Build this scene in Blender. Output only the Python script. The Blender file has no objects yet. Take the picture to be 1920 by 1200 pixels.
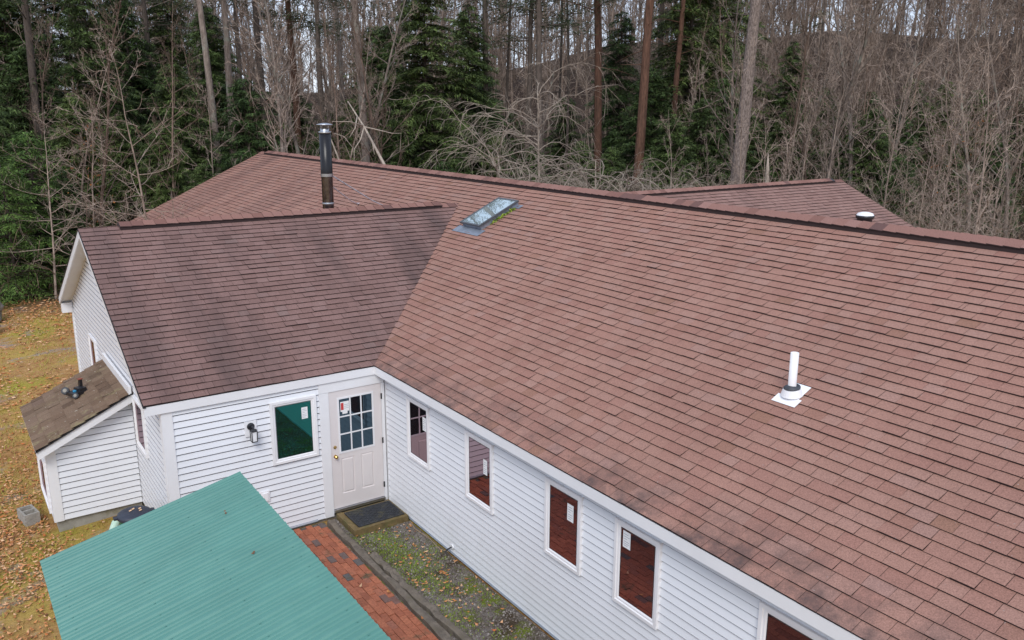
import bpy, math, random
import numpy as np
from mathutils import Vector, Matrix
random.seed(7); rng = np.random.default_rng(7)
PI = math.pi
S = bpy.context.scene
COL = S.collection

# ---------------------------------------------------------------- camera, sky, sun, exposure
CAM = np.array([-5.842, -12.14, 6.504]); YAW, PITCH, ROLL, FPX = 34.657, -13.944, 0.245, 1577.7
def basis():
    y, p, r = map(math.radians, (YAW, PITCH, ROLL))
    f = np.array([math.sin(y)*math.cos(p), math.cos(y)*math.cos(p), math.sin(p)])
    rt = np.array([math.cos(y), -math.sin(y), 0.0]); up = np.cross(rt, f)
    return rt*math.cos(r)+up*math.sin(r), -rt*math.sin(r)+up*math.cos(r), f
RT, UP, FW = basis()
cd = bpy.data.cameras.new('camera'); cam = bpy.data.objects.new('camera', cd); COL.objects.link(cam)
cd.sensor_width = 36; cd.lens = FPX/1920*36; cd.clip_end = 2000; cd.clip_start = 0.1
cam.matrix_world = Matrix(((RT[0], UP[0], -FW[0], CAM[0]), (RT[1], UP[1], -FW[1], CAM[1]), (RT[2], UP[2], -FW[2], CAM[2]), (0, 0, 0, 1)))
S.camera = cam

SUN_EL, SUN_AZ = 44.0, 217.0     # azimuth clockwise from +y, where the light comes from
W = bpy.data.worlds.new('World'); S.world = W; W.use_nodes = True
nt = W.node_tree; nt.nodes.clear()
sky = nt.nodes.new('ShaderNodeTexSky'); sky.sky_type = 'NISHITA'; sky.sun_disc = False
sky.sun_elevation = math.radians(SUN_EL); sky.sun_rotation = math.radians(SUN_AZ)
sky.air_density = 1.0; sky.dust_density = 0.8; sky.ozone_density = 1.0
hs = nt.nodes.new('ShaderNodeHueSaturation'); hs.inputs['Saturation'].default_value = 0.8
bg = nt.nodes.new('ShaderNodeBackground'); bg.inputs['Strength'].default_value = 0.13
wo = nt.nodes.new('ShaderNodeOutputWorld')
tcw = nt.nodes.new('ShaderNodeTexCoord'); cn = nt.nodes.new('ShaderNodeTexNoise'); cn.inputs['Scale'].default_value = 3.0; cn.inputs['Detail'].default_value = 6
cr = nt.nodes.new('ShaderNodeValToRGB'); cr.color_ramp.elements[0].position = .35; cr.color_ramp.elements[0].color = (3.3, 3.9, 5.3, 1); cr.color_ramp.elements[1].position = .65; cr.color_ramp.elements[1].color = (5.0, 5.4, 6.3, 1)
mx = nt.nodes.new('ShaderNodeMix'); mx.data_type = 'RGBA'; mx.inputs[0].default_value = .78          # overcast layer over the clear sky
nt.links.new(tcw.outputs['Generated'], cn.inputs['Vector']); nt.links.new(cn.outputs['Fac'], cr.inputs[0])
nt.links.new(sky.outputs[0], hs.inputs['Color']); nt.links.new(hs.outputs[0], mx.inputs[6]); nt.links.new(cr.outputs[0], mx.inputs[7]); nt.links.new(mx.outputs[2], bg.inputs[0]); nt.links.new(bg.outputs[0], wo.inputs[0])
sd = bpy.data.lights.new('sun', 'SUN'); sd.energy = 1.3; sd.angle = math.radians(25); sd.color = (1.0, .965, .92)
sun = bpy.data.objects.new('sun', sd); COL.objects.link(sun)
_a, _e = math.radians(SUN_AZ), math.radians(SUN_EL)
sdir = Vector((math.sin(_a)*math.cos(_e), math.cos(_a)*math.cos(_e), math.sin(_e)))
sun.rotation_euler = sdir.to_track_quat('Z', 'Y').to_euler(); sun.location = (-20, -40, 40)
S.view_settings.view_transform = 'Standard'; S.view_settings.look = 'None'
S.view_settings.exposure = 0.62; S.view_settings.gamma = 1
S.cycles.max_bounces = 6; S.cycles.use_denoising = True

# ---------------------------------------------------------------- measured dimensions (metres)
ZE, OA, OB, HF = 2.458, 0.058, 0.214, 0.14        # eave height, overhangs, fascia
XR, ZR, YE, YN = 5.019, 4.928, 20.63, -13.5       # main ridge, far and near rake
YL, ZL, XL = 4.275, 4.468, -3.752                 # left wing ridge, left rake
XC = -3.504                                       # left gable wall
Y2, X2 = 3.778, 17.533                            # right wing ridge, right rake
SB = (ZR-ZE)/(XR+OB); SA = (ZL-ZE)/(YL+OA)

# ---------------------------------------------------------------- materials
def newmat(name):
    m = bpy.data.materials.new(name); m.use_nodes = True
    return m, m.node_tree, m.node_tree.nodes['Principled BSDF']
def ramp(t, stops):
    r = t.nodes.new('ShaderNodeValToRGB'); e = r.color_ramp.elements
    while len(e) < len(stops): e.new(0.5)
    for k, (p, c) in zip(e, stops): k.position = p; k.color = (*c, 1)
    return r
def coord(t, kind='Object', scale=None):
    c = t.nodes.new('ShaderNodeTexCoord')
    if scale is None: return c.outputs[kind]
    m = t.nodes.new('ShaderNodeMapping'); m.inputs['Scale'].default_value = scale
    t.links.new(c.outputs[kind], m.inputs[0]); return m.outputs[0]
def noise(t, vec, scale, detail=4, rough=.6):
    n = t.nodes.new('ShaderNodeTexNoise'); n.inputs['Scale'].default_value = scale
    n.inputs['Detail'].default_value = detail; n.inputs['Roughness'].default_value = rough
    t.links.new(vec, n.inputs['Vector']); return n.outputs['Fac']
def mixc(t, fac, a, b, mode='MIX'):
    m = t.nodes.new('ShaderNodeMix'); m.data_type = 'RGBA'; m.blend_type = mode
    for s, v in ((m.inputs[0], fac), (m.inputs[6], a), (m.inputs[7], b)):
        if hasattr(v, 'links'): t.links.new(v, s)
        elif isinstance(v, (int, float)): s.default_value = v
        else: s.default_value = (*v, 1)
    return m.outputs[2]
def bump(t, b, h, strength, dist=.01):
    n = t.nodes.new('ShaderNodeBump'); n.inputs['Strength'].default_value = strength; n.inputs['Distance'].default_value = dist
    t.links.new(h, n.inputs['Height']); t.links.new(n.outputs[0], b.inputs['Normal'])
def M(name, c, rough=.6, var=.12, scale=6, metal=0, spec=.5, bmp=0, bscale=60, dirt=None, dscale=1.5):
    m, t, b = newmat(name); v = coord(t)
    f = noise(t, v, scale)
    lo = tuple(x*(1-var) for x in c); hi = tuple(min(1, x*(1+var)) for x in c)
    r = ramp(t, [(.3, lo), (.7, hi)]); t.links.new(f, r.inputs[0]); out = r.outputs[0]
    if dirt:
        d = ramp(t, [(.5, (0, 0, 0)), (.72, (1, 1, 1))]); t.links.new(noise(t, v, dscale, 6, .7), d.inputs[0])
        out = mixc(t, d.outputs[0], out, dirt)
    t.links.new(out, b.inputs['Base Color'])
    b.inputs['Roughness'].default_value = rough; b.inputs['Metallic'].default_value = metal
    b.inputs['Specular IOR Level'].default_value = spec
    if bmp: bump(t, b, noise(t, v, bscale, 5), bmp)
    return m
def thr(t, f, lo, hi):
    r = ramp(t, [(lo, (0, 0, 0)), (hi, (1, 1, 1))]); t.links.new(f, r.inputs[0]); return r.outputs[0]
def shingle(name, cols, streak, streakcol, streaks, moss=None, far=False):
    """granule-coated asphalt shingle: per-tab tint, granule noise, algae streaks running down the slope"""
    m, t, b = newmat(name)
    at = t.nodes.new('ShaderNodeAttribute'); at.attribute_name = 'tint'
    sep = t.nodes.new('ShaderNodeSeparateColor'); t.links.new(at.outputs['Color'], sep.inputs[0])
    r = ramp(t, [(i/(len(cols)-1), c) for i, c in enumerate(cols)]); t.links.new(sep.outputs[0], r.inputs[0])
    v = coord(t)
    g = ramp(t, [(.3, (.66,)*3), (.7, (1.34,)*3)]); t.links.new(noise(t, v, 75, 3, .8), g.inputs[0])
    c = mixc(t, 1, r.outputs[0], g.outputs[0], 'MULTIPLY')
    g2 = ramp(t, [(.3, (.92,)*3), (.7, (1.07,)*3)]); t.links.new(noise(t, v, .7, 5, .65), g2.inputs[0])
    c = mixc(t, 1, c, g2.outputs[0], 'MULTIPLY')
    sv = coord(t, 'Object', streaks)
    mk = t.nodes.new('ShaderNodeMath'); mk.operation = 'MULTIPLY'; mk.inputs[1].default_value = streak
    t.links.new(thr(t, noise(t, sv, 1, 5, .6), .47, .72), mk.inputs[0])
    if far:
        sx = t.nodes.new('ShaderNodeSeparateXYZ'); t.links.new(v, sx.inputs[0])
        def rng_map(o, a, b_):
            n = t.nodes.new('ShaderNodeMapRange'); n.inputs[1].default_value = a; n.inputs[2].default_value = b_; t.links.new(o, n.inputs[0]); return n.outputs[0]
        m1 = t.nodes.new('ShaderNodeMath'); m1.operation = 'MULTIPLY'; t.links.new(mk.outputs[0], m1.inputs[0]); t.links.new(rng_map(sx.outputs[1], 6, 10), m1.inputs[1])
        c = mixc(t, m1.outputs[0], c, streakcol)
        m2 = t.nodes.new('ShaderNodeMath'); m2.operation = 'MULTIPLY'; t.links.new(rng_map(sx.outputs[0], .45, -.2), m2.inputs[0]); t.links.new(thr(t, noise(t, v, 2.6, 6, .75), .42, .66), m2.inputs[1])
        c = mixc(t, m2.outputs[0], c, (.1, .068, .062))
    else: c = mixc(t, mk.outputs[0], c, streakcol)
    if moss:
        c = mixc(t, thr(t, noise(t, v, 2.2, 7, .75), .56, .66), c, moss)
        c = mixc(t, thr(t, noise(t, v, 16, 4, .6), .66, .72), c, (.5, .47, .38))
    sp = thr(t, noise(t, v, 34, 2, .5), .735, .77)
    c = mixc(t, sp, c, (.34, .29, .27))
    t.links.new(c, b.inputs['Base Color'])
    b.inputs['Roughness'].default_value = .92; b.inputs['Specular IOR Level'].default_value = .25
    bump(t, b, noise(t, v, 160, 3, .8), .5, .004)
    return m
def glass(name, tint, fac, inner):
    m = bpy.data.materials.new(name); m.use_nodes = True; t = m.node_tree; t.nodes.clear()
    d = t.nodes.new('ShaderNodeBsdfDiffuse'); d.inputs[0].default_value = (*inner, 1)
    g = t.nodes.new('ShaderNodeBsdfGlossy'); g.inputs[0].default_value = (*tint, 1); g.inputs['Roughness'].default_value = .015
    x = t.nodes.new('ShaderNodeMixShader'); x.inputs[0].default_value = fac
    o = t.nodes.new('ShaderNodeOutputMaterial')
    n = noise(t, coord(t), 1.6, 2)
    bp = t.nodes.new('ShaderNodeBump'); bp.inputs['Strength'].default_value = .018; bp.inputs['Distance'].default_value = .05
    t.links.new(n, bp.inputs['Height']); t.links.new(bp.outputs[0], g.inputs['Normal'])
    t.links.new(d.outputs[0], x.inputs[1]); t.links.new(g.outputs[0], x.inputs[2]); t.links.new(x.outputs[0], o.inputs[0])
    return m
def foliage(name, dark, light, trans=.0, rand=True):
    m, t, b = newmat(name)
    g = t.nodes.new('ShaderNodeNewGeometry'); oi = t.nodes.new('ShaderNodeObjectInfo')
    r = ramp(t, [(0, dark), (.6, tuple((a+c)/2 for a, c in zip(dark, light))), (1, light)])
    t.links.new(g.outputs['Random Per Island'], r.inputs[0])
    cl = ramp(t, [(.35, (.55,)*3), (.68, (1.35,)*3)]); t.links.new(noise(t, coord(t), .9, 3), cl.inputs[0])
    c = mixc(t, 1, r.outputs[0], cl.outputs[0], 'MULTIPLY')
    ov = ramp(t, [(0, (.7, .8, .75)), (1, (1.25, 1.15, 1.0))]); t.links.new(oi.outputs['Random'], ov.inputs[0])
    c = mixc(t, 1, c, ov.outputs[0], 'MULTIPLY')
    t.links.new(c, b.inputs['Base Color']); b.inputs['Roughness'].default_value = .7; b.inputs['Specular IOR Level'].default_value = .25
    return m
def bark(name, lo, hi, stretch=(9, 9, 1.6), lichen=None):
    m, t, b = newmat(name); v = coord(t, 'Object', stretch); oi = t.nodes.new('ShaderNodeObjectInfo')
    f = noise(t, v, 1.6, 6, .7); r = ramp(t, [(.32, lo), (.66, hi)]); t.links.new(f, r.inputs[0]); c = r.outputs[0]
    if lichen:
        c = mixc(t, thr(t, noise(t, coord(t), 1.1, 5, .7), .52, .66), c, lichen)
    ov = ramp(t, [(0, (.68, .66, .64)), (1, (1.22, 1.2, 1.18))]); t.links.new(oi.outputs['Random'], ov.inputs[0])
    c = mixc(t, 1, c, ov.outputs[0], 'MULTIPLY')
    t.links.new(c, b.inputs['Base Color']); b.inputs['Roughness'].default_value = .9; b.inputs['Specular IOR Level'].default_value = .2
    bump(t, b, f, .6, .03); return m
def tinted(name, stops, rough=.85, gran=60, gamp=.25, extra=None):
    """colour picked per face from the tint attribute"""
    m, t, b = newmat(name)
    at = t.nodes.new('ShaderNodeAttribute'); at.attribute_name = 'tint'
    sep = t.nodes.new('ShaderNodeSeparateColor'); t.links.new(at.outputs['Color'], sep.inputs[0])
    r = ramp(t, [(i/(len(stops)-1), c) for i, c in enumerate(stops)]); t.links.new(sep.outputs[0], r.inputs[0])
    g = ramp(t, [(.3, (1-gamp,)*3), (.7, (1+gamp,)*3)]); t.links.new(noise(t, coord(t), gran, 4, .7), g.inputs[0])
    c = mixc(t, 1, r.outputs[0], g.outputs[0], 'MULTIPLY')
    if extra: c = mixc(t, thr(t, noise(t, coord(t), extra[1], 6, .7), *extra[2]), c, extra[0])
    t.links.new(c, b.inputs['Base Color']); b.inputs['Roughness'].default_value = rough; b.inputs['Specular IOR Level'].default_value = .25
    return m

MAT = {}
MAT['shingle'] = shingle('main_shingles', [(.268, .142, .1), (.3, .154, .12), (.318, .172, .132), (.33, .188, .148), (.308, .182, .152)], .55, (.13, .078, .07), (.14, .9, .14), far=True)
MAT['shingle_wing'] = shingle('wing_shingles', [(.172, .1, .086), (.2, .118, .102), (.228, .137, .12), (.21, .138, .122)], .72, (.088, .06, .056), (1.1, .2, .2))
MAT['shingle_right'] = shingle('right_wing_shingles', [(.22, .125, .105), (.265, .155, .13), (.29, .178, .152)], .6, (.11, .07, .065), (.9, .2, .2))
MAT['shingle_old'] = shingle('weathered_shingles', [(.11, .068, .045), (.165, .105, .068), (.215, .145, .098), (.145, .09, .07)], .3, (.09, .07, .045), (.3, 2, .3), moss=(.25, .2, .11))
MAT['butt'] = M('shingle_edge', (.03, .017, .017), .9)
MAT['cap'] = tinted('ridge_shingles', [(.12, .068, .062), (.2, .1, .08), (.25, .13, .105), (.28, .155, .13)], .9, 90)
MAT['vent_black'] = M('ridge_vent', (.012, .011, .013), .6)
MAT['vinyl'] = M('vinyl_siding', (.77, .785, .82), .38, .025, 1.2, dirt=(.73, .74, .765), dscale=.8)
MAT['lap_shade'] = M('siding_lap_shade', (.38, .385, .43), .6)  # darker than the vinyl: shadow line under each lap put into the colour
MAT['trim'] = M('white_trim', (.8, .8, .815), .4, .03, 2)
MAT['soffit'] = M('soffit_vinyl', (.74, .72, .68), .5, .04, 3)
MAT['frame'] = M('window_frame', (.83, .82, .83), .35, .03, 3)
MAT['glass'] = glass('window_glass', (.9, .66, .72), .38, (.008, .008, .009))
MAT['glass_teal'] = glass('coated_glass', (.06, .58, .52), .3, (.012, .018, .013))
MAT['glass_door'] = glass('door_glass', (.5, .8, 1.0), .13, (.006, .008, .011))
MAT['glass_sky'] = glass('skylight_glass', (.85, .97, .97), .62, (.34, .4, .4))  # pale inner colour stands in for part of the white sky reflection
MAT['door'] = M('door_paint', (.72, .67, .66), .4, .03, 2)
MAT['paper'] = M('sticker_paper', (.82, .82, .82), .6, .02)
MAT['ink'] = M('sticker_print', (.4, .42, .46), .7, .02)
MAT['red'] = M('sticker_red', (.55, .05, .05), .6, .02)
MAT['brass'] = M('brass', (.62, .42, .16), .22, .1, metal=1)
MAT['steel'] = M('galvanised_steel', (.5, .52, .55), .35, .1, metal=1)
MAT['flash'] = M('lead_flashing', (.3, .34, .4), .5, .15, metal=.6)
MAT['black_metal'] = M('black_metal', (.02, .02, .024), .35, .2)
MAT['pipe_dark'] = M('stove_pipe_enamel', (.009, .009, .012), .3, .2, spec=.4)
MAT['pipe_shiny'] = M('stainless_pipe', (.13, .112, .108), .25, .45, 9, metal=1)
MAT['white_plastic'] = M('white_plastic', (.84, .84, .86), .4, .04)
MAT['frame_blue'] = M('blue_grey_cladding', (.075, .082, .092), .4, .2)
MAT['zinc'] = M('zinc_rod', (.62, .62, .66), .4, .1, metal=.25)
MAT['rubber'] = M('rubber', (.05, .055, .065), .6, .25, 20)
MAT['mat_rubber'] = M('mat_rubber', (.032, .035, .042), .7, .3, 14, dirt=(.1, .09, .05), dscale=6)
MAT['concrete'] = M('concrete', (.3, .285, .25), .9, .18, 7, bmp=.4, dirt=(.2, .185, .12), dscale=3)
MAT['block'] = M('cinder_concrete', (.33, .31, .27), .95, .2, 18, bmp=.7)
MAT['base_blue'] = M('base_flashing', (.42, .47, .55), .5, .1)
MAT['wood_wet'] = M('damp_wood', (.17, .12, .05), .8, .35, 14, bmp=.3, dirt=(.09, .1, .03), dscale=5)
MAT['wood_old'] = M('weathered_timber', (.17, .14, .11), .9, .4, 12, bmp=.7, dirt=(.09, .075, .045), dscale=6)
MAT['green_metal'] = M('green_roof_metal', (.09, .245, .205), .45, .07, 1.3, spec=.4, dirt=(.106, .265, .22), dscale=2.5)
MAT['green_dark'] = M('green_wall_metal', (.08, .22, .19), .5, .1)
MAT['can_green'] = M('green_plastic', (.015, .16, .085), .45, .1)
MAT['can_lid'] = M('navy_plastic', (.03, .036, .055), .5, .2, 8)
MAT['can_pale'] = M('pale_green_plastic', (.45, .62, .5), .5, .1)
MAT['brick'] = tinted('brick_clay', [(.13, .12, .115), (.28, .1, .06), (.37, .125, .07), (.44, .155, .085), (.33, .13, .085)], .85, 40, .3, ((.1, .085, .05), 3.4, (.57, .7)))
MAT['blue'] = M('blue_plastic', (.05, .35, .6), .4)
MAT['rust'] = M('rusty_metal', (.28, .08, .05), .8, .3, 20)
MAT['tan'] = M('tan_cable', (.35, .25, .15), .7)
MAT['hem'] = foliage('hemlock_needles', (.026, .046, .018), (.15, .215, .068))
MAT['hem_bright'] = foliage('young_spruce_needles', (.04, .085, .022), (.19, .29, .07))
MAT['pine'] = foliage('pine_needles', (.025, .038, .02), (.08, .1, .045))
MAT['bark_dark'] = bark('dark_bark', (.05, .04, .034), (.13, .105, .09))
MAT['bark_red'] = bark('red_pine_bark', (.06, .036, .026), (.17, .09, .062))
MAT['bark_grey'] = bark('grey_bark', (.095, .074, .062), (.28, .23, .2), lichen=(.24, .25, .21))
MAT['bark_rough'] = bark('rough_grey_bark', (.05, .038, .033), (.33, .27, .24), (14, 14, 5))
MAT['twig'] = bark('twig_bark', (.12, .09, .074), (.45, .36, .3))
MAT['twig_pale'] = bark('pale_twig_bark', (.24, .2, .165), (.5, .43, .36))
MAT['twig_grey'] = bark('grey_twig_bark', (.075, .052, .04), (.25, .18, .142))
MAT['far_twig'] = bark('far_twig_bark', (.08, .058, .045), (.3, .235, .19), (1, 1, .3))
MAT['brush'] = bark('brush_bark', (.022, .016, .012), (.2, .14, .1), (1.2, 1.2, 1.2))
MAT['deadleaf'] = foliage('dead_leaves', (.13, .05, .022), (.4, .17, .06))
MAT['leaf'] = tinted('fallen_leaf', [(.12, .055, .03), (.36, .14, .05), (.54, .24, .085), (.68, .44, .26), (.5, .15, .045)], .8, 30, .2)
MAT['grassblade'] = tinted('lawn_grass', [(.38, .28, .1), (.48, .36, .11), (.26, .26, .05), (.42, .4, .06)], .8, 5, .1)
MAT['mossblade'] = tinted('green_weeds', [(.16, .23, .025), (.28, .37, .04), (.12, .19, .03)], .8, 5, .1)
MAT['pebble'] = tinted('pebbles', [(.075, .058, .047), (.145, .118, .1), (.23, .2, .18), (.4, .37, .35)], .85, 30, .2)
MAT['rock'] = M('grey_rock', (.24, .23, .21), .9, .35, 5, bmp=.6, dirt=(.1, .13, .04), dscale=3)

def ground_mat():
    m, t, b = newmat('leafy_ground'); v = coord(t)
    r = ramp(t, [(.28, (.19, .105, .045)), (.42, (.36, .185, .07)), (.55, (.44, .25, .1)), (.7, (.55, .35, .17))])
    t.links.new(noise(t, v, 3.2, 10, .78), r.inputs[0]); c = r.outputs[0]
    c = mixc(t, thr(t, noise(t, v, .45, 6, .7), .46, .6), c, (.45, .31, .085))
    c = mixc(t, thr(t, noise(t, v, .33, 4, .6), .53, .66), c, (.35, .31, .05))
    c = mixc(t, thr(t, noise(t, v, .8, 7, .75), .55, .66), c, (.33, .26, .22))
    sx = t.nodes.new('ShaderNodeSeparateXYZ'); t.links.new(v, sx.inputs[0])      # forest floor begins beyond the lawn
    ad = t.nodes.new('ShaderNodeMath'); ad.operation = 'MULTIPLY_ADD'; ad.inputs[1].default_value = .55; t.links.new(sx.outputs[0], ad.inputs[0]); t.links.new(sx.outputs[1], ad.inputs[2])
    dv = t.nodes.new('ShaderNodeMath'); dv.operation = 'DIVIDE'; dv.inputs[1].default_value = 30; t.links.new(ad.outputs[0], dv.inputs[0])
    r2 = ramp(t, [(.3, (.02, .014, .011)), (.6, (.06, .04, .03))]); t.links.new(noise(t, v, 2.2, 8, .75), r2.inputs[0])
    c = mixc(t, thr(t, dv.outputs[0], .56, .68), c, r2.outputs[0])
    g = ramp(t, [(.25, (.55,)*3), (.75, (1.4,)*3)]); t.links.new(noise(t, v, 22, 6, .8), g.inputs[0])
    c = mixc(t, 1, c, g.outputs[0], 'MULTIPLY')
    t.links.new(c, b.inputs['Base Color']); b.inputs['Roughness'].default_value = .95; b.inputs['Specular IOR Level'].default_value = .1
    bump(t, b, noise(t, v, 14, 8, .8), .8, .05); return m
def gravel_mat():
    m, t, b = newmat('mossy_gravel'); v = coord(t)
    vo = t.nodes.new('ShaderNodeTexVoronoi'); vo.inputs['Scale'].default_value = 55; t.links.new(v, vo.inputs['Vector'])
    r = ramp(t, [(0, (.11, .09, .075)), (.5, (.2, .175, .155)), (1, (.33, .3, .285))]); t.links.new(vo.outputs['Color'], r.inputs[0])
    c = mixc(t, thr(t, noise(t, v, 1.4, 7, .75), .47, .6), r.outputs[0], (.075, .055, .035))
    c = mixc(t, thr(t, noise(t, v, 1.9, 6, .7), .52, .62), c, (.15, .18, .03))
    t.links.new(c, b.inputs['Base Color']); b.inputs['Roughness'].default_value = .95; b.inputs['Specular IOR Level'].default_value = .15
    bump(t, b, vo.outputs['Distance'], .9, .02); return m
MAT['ground'] = ground_mat(); MAT['gravel'] = gravel_mat()
MAT['hill'] = M('wooded_hill', (.1, .08, .07), .95, .35, .12)

# ---------------------------------------------------------------- mesh helpers
class MB:
    def __init__(s): s.v = []; s.f = []; s.m = []; s.t = []
    def face(s, pts, mi=0, tint=None):
        k = len(s.v); s.v.extend([tuple(p) for p in pts]); s.f.append(tuple(range(k, k+len(pts)))); s.m.append(mi); s.t.append(tint if tint is not None else .5)
    def box(s, a, b, mi=0, tint=None, R=None, c=None):
        x0, y0, z0 = a; x1, y1, z1 = b
        P = [(x0, y0, z0), (x1, y0, z0), (x1, y1, z0), (x0, y1, z0), (x0, y0, z1), (x1, y0, z1), (x1, y1, z1), (x0, y1, z1)]
        if R is not None: P = [tuple(R @ Vector(p) + Vector(c)) for p in P]
        k = len(s.v); s.v.extend(P)
        for q in ((3, 2, 1, 0), (4, 5, 6, 7), (0, 1, 5, 4), (1, 2, 6, 5), (2, 3, 7, 6), (3, 0, 4, 7)):
            s.f.append(tuple(k+i for i in q)); s.m.append(mi); s.t.append(tint if tint is not None else .5)
    def prism(s, poly, d, mi=0):
        """closed polygon (3-D points) extruded by vector d"""
        d = np.array(d); A = [np.array(p, float) for p in poly]; B = [p+d for p in A]; n = len(A)
        k = len(s.v); s.v.extend([tuple(p) for p in A+B])
        s.f.append(tuple(k+i for i in range(n))); s.f.append(tuple(k+n+i for i in reversed(range(n))))
        for i in range(n): j = (i+1) % n; s.f.append((k+i, k+n+i, k+n+j, k+j))
        s.m += [mi]*(n+2); s.t += [.5]*(n+2)
    def tube(s, pts, rad, n=6, mi=0, cap=True, tint=None):
        pts = [np.array(p, float) for p in pts]; k0 = len(s.v); N = len(pts); tt = tint if tint is not None else .5
        ref = np.array([0.31, 0.17, .93]); prev = None
        for i, p in enumerate(pts):
            d = pts[min(i+1, N-1)]-pts[max(i-1, 0)]; L = math.sqrt(d @ d); d = d/(L if L > 1e-9 else 1)
            if prev is None:
                a = np.cross(d, ref if abs(d @ ref) < .9 else np.array([1., 0, 0]))
            else: a = prev-d*(prev @ d)
            a = a/math.sqrt(a @ a); prev = a
            b = np.array([d[1]*a[2]-d[2]*a[1], d[2]*a[0]-d[0]*a[2], d[0]*a[1]-d[1]*a[0]])
            r = rad[i] if hasattr(rad, '__len__') else rad
            for q in range(n):
                w = 2*PI*q/n; o = p+a*(r*math.cos(w))+b*(r*math.sin(w)); s.v.append((o[0], o[1], o[2]))
        for i in range(N-1):
            for q in range(n):
                s.f.append((k0+i*n+q, k0+i*n+(q+1) % n, k0+(i+1)*n+(q+1) % n, k0+(i+1)*n+q)); s.m.append(mi); s.t.append(tt)
        if cap:
            s.f.append(tuple(k0+q for q in reversed(range(n)))); s.f.append(tuple(k0+(N-1)*n+q for q in range(n))); s.m += [mi, mi]; s.t += [tt, tt]
    def lathe(s, c, prof, n=24, mi=0):
        """profile [(r, z)] turned about the vertical axis at c"""
        k0 = len(s.v)
        for r, z in prof:
            for q in range(n): w = 2*PI*q/n; s.v.append((c[0]+r*math.cos(w), c[1]+r*math.sin(w), c[2]+z))
        for i in range(len(prof)-1):
            for q in range(n): s.f.append((k0+i*n+q, k0+i*n+(q+1) % n, k0+(i+1)*n+(q+1) % n, k0+(i+1)*n+q)); s.m.append(mi); s.t.append(.5)
    def quads(s, P, mi=0, tints=None):
        """P: (n,4,3) array of separate quads"""
        k = len(s.v); n = len(P); s.v.extend(map(tuple, P.reshape(-1, 3)))
        s.f.extend([(k+4*i, k+4*i+1, k+4*i+2, k+4*i+3) for i in range(n)]); s.m.extend([mi]*n)
        s.t.extend(list(tints) if tints is not None else [.5]*n)
    def build(s, name, mats, parent=None, smooth=False):
        me = bpy.data.meshes.new(name)
        V = np.array(s.v, float)
        if parent is not None:
            o = parent
            while o is not None: V = V-np.array(o.location); o = o.parent
        me.from_pydata(V.tolist(), [], s.f)
        if not isinstance(mats, (list, tuple)): mats = [mats]
        for m in mats: me.materials.append(MAT[m])
        me.polygons.foreach_set('material_index', np.array(s.m, dtype=np.int32))
        if any(t != .5 for t in s.t):
            a = me.attributes.new('tint', 'FLOAT_COLOR', 'FACE')
            T = np.array(s.t, dtype=np.float32); c = np.ones((len(T), 4), np.float32); c[:, 0] = T; c[:, 1] = T; c[:, 2] = T
            a.data.foreach_set('color', c.ravel())
        if smooth: me.polygons.foreach_set('use_smooth', np.ones(len(s.f), dtype=bool))
        me.update()
        ob = bpy.data.objects.new(name, me); COL.objects.link(ob)
        if parent is not None: ob.parent = parent
        return ob
def tag(o, label, cat, group=None, kind=None):
    if label: o['label'] = label
    if cat: o['category'] = cat
    if group: o['group'] = group
    if kind: o['kind'] = kind
    return o
def empty(name, loc, label=None, cat=None, group=None):
    o = bpy.data.objects.new(name, None); o.location = loc; o.empty_display_size = .2; COL.objects.link(o)
    return tag(o, label, cat, group)
def dup(root, loc, rz=0, sc=1, label=None, group=None):
    r = root.copy(); COL.objects.link(r); r.location = loc; r.rotation_euler = (0, 0, rz); r.scale = (sc, sc, sc)
    if label: r['label'] = label
    if group: r['group'] = group
    for ch in root.children:
        c = ch.copy(); COL.objects.link(c); c.parent = r
        for g in ch.children: e = g.copy(); COL.objects.link(e); e.parent = c
    return r
def at(px, py, depth):
    """world point at a pixel of the 1920x1200 frame and a distance along the view axis"""
    return CAM+depth*(FW+(px-960)/FPX*RT-(py-600)/FPX*UP)
def ground_h(x, y):
    """terrain height"""
    h = -.07-.16*np.clip((-3.3-x)/1.2, 0, 1)
    h = h-.06*np.clip((y-9)/8, 0, 1)
    d = np.sqrt((x+6)**2+(y+12)**2)
    az = np.arctan2(x+6, y+12); k = np.clip((az-.35)/.45, 0, 1)
    return h+np.clip((d-52)/100, 0, 1)**1.3*(9.0+9.5*k)+np.clip((d-70)/60, 0, 1)*1.6*np.sin(x*.13+1)*np.sin(y*.11+2)+.05*np.sin(x*.7+1)*np.sin(y*.5)*np.clip((d-14)/10, 0, 1)

# ---------------------------------------------------------------- setting: ground, hills
def build_ground():
    mb = MB()
    g = np.concatenate([[-400, -200, -120, -70, -45, -30], np.arange(-22, 40, 1.0), np.arange(42, 190, 6), [200, 260, 400]])
    h = np.concatenate([[-400, -200, -100, -50, -30], np.arange(-20, 45, 1.0), np.arange(48, 190, 6), [200, 260, 420]])
    X, Y = np.meshgrid(g, h); Z = ground_h(X, Y); nx = len(g)
    mb.v = list(map(tuple, np.stack([X, Y, Z], -1).reshape(-1, 3)))
    for j in range(len(h)-1):
        for i in range(nx-1): mb.f.append((j*nx+i, j*nx+i+1, (j+1)*nx+i+1, (j+1)*nx+i)); mb.m.append(0); mb.t.append(.5)
    tag(mb.build('ground', 'ground', smooth=True), 'leaf strewn lawn and forest floor around the white house', None, kind='structure')
build_ground()

# ---------------------------------------------------------------- house
house = empty('house', (0, 0, 0), 'long white clapboard house with brown shingle roof and two cross gables', 'house')

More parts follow.
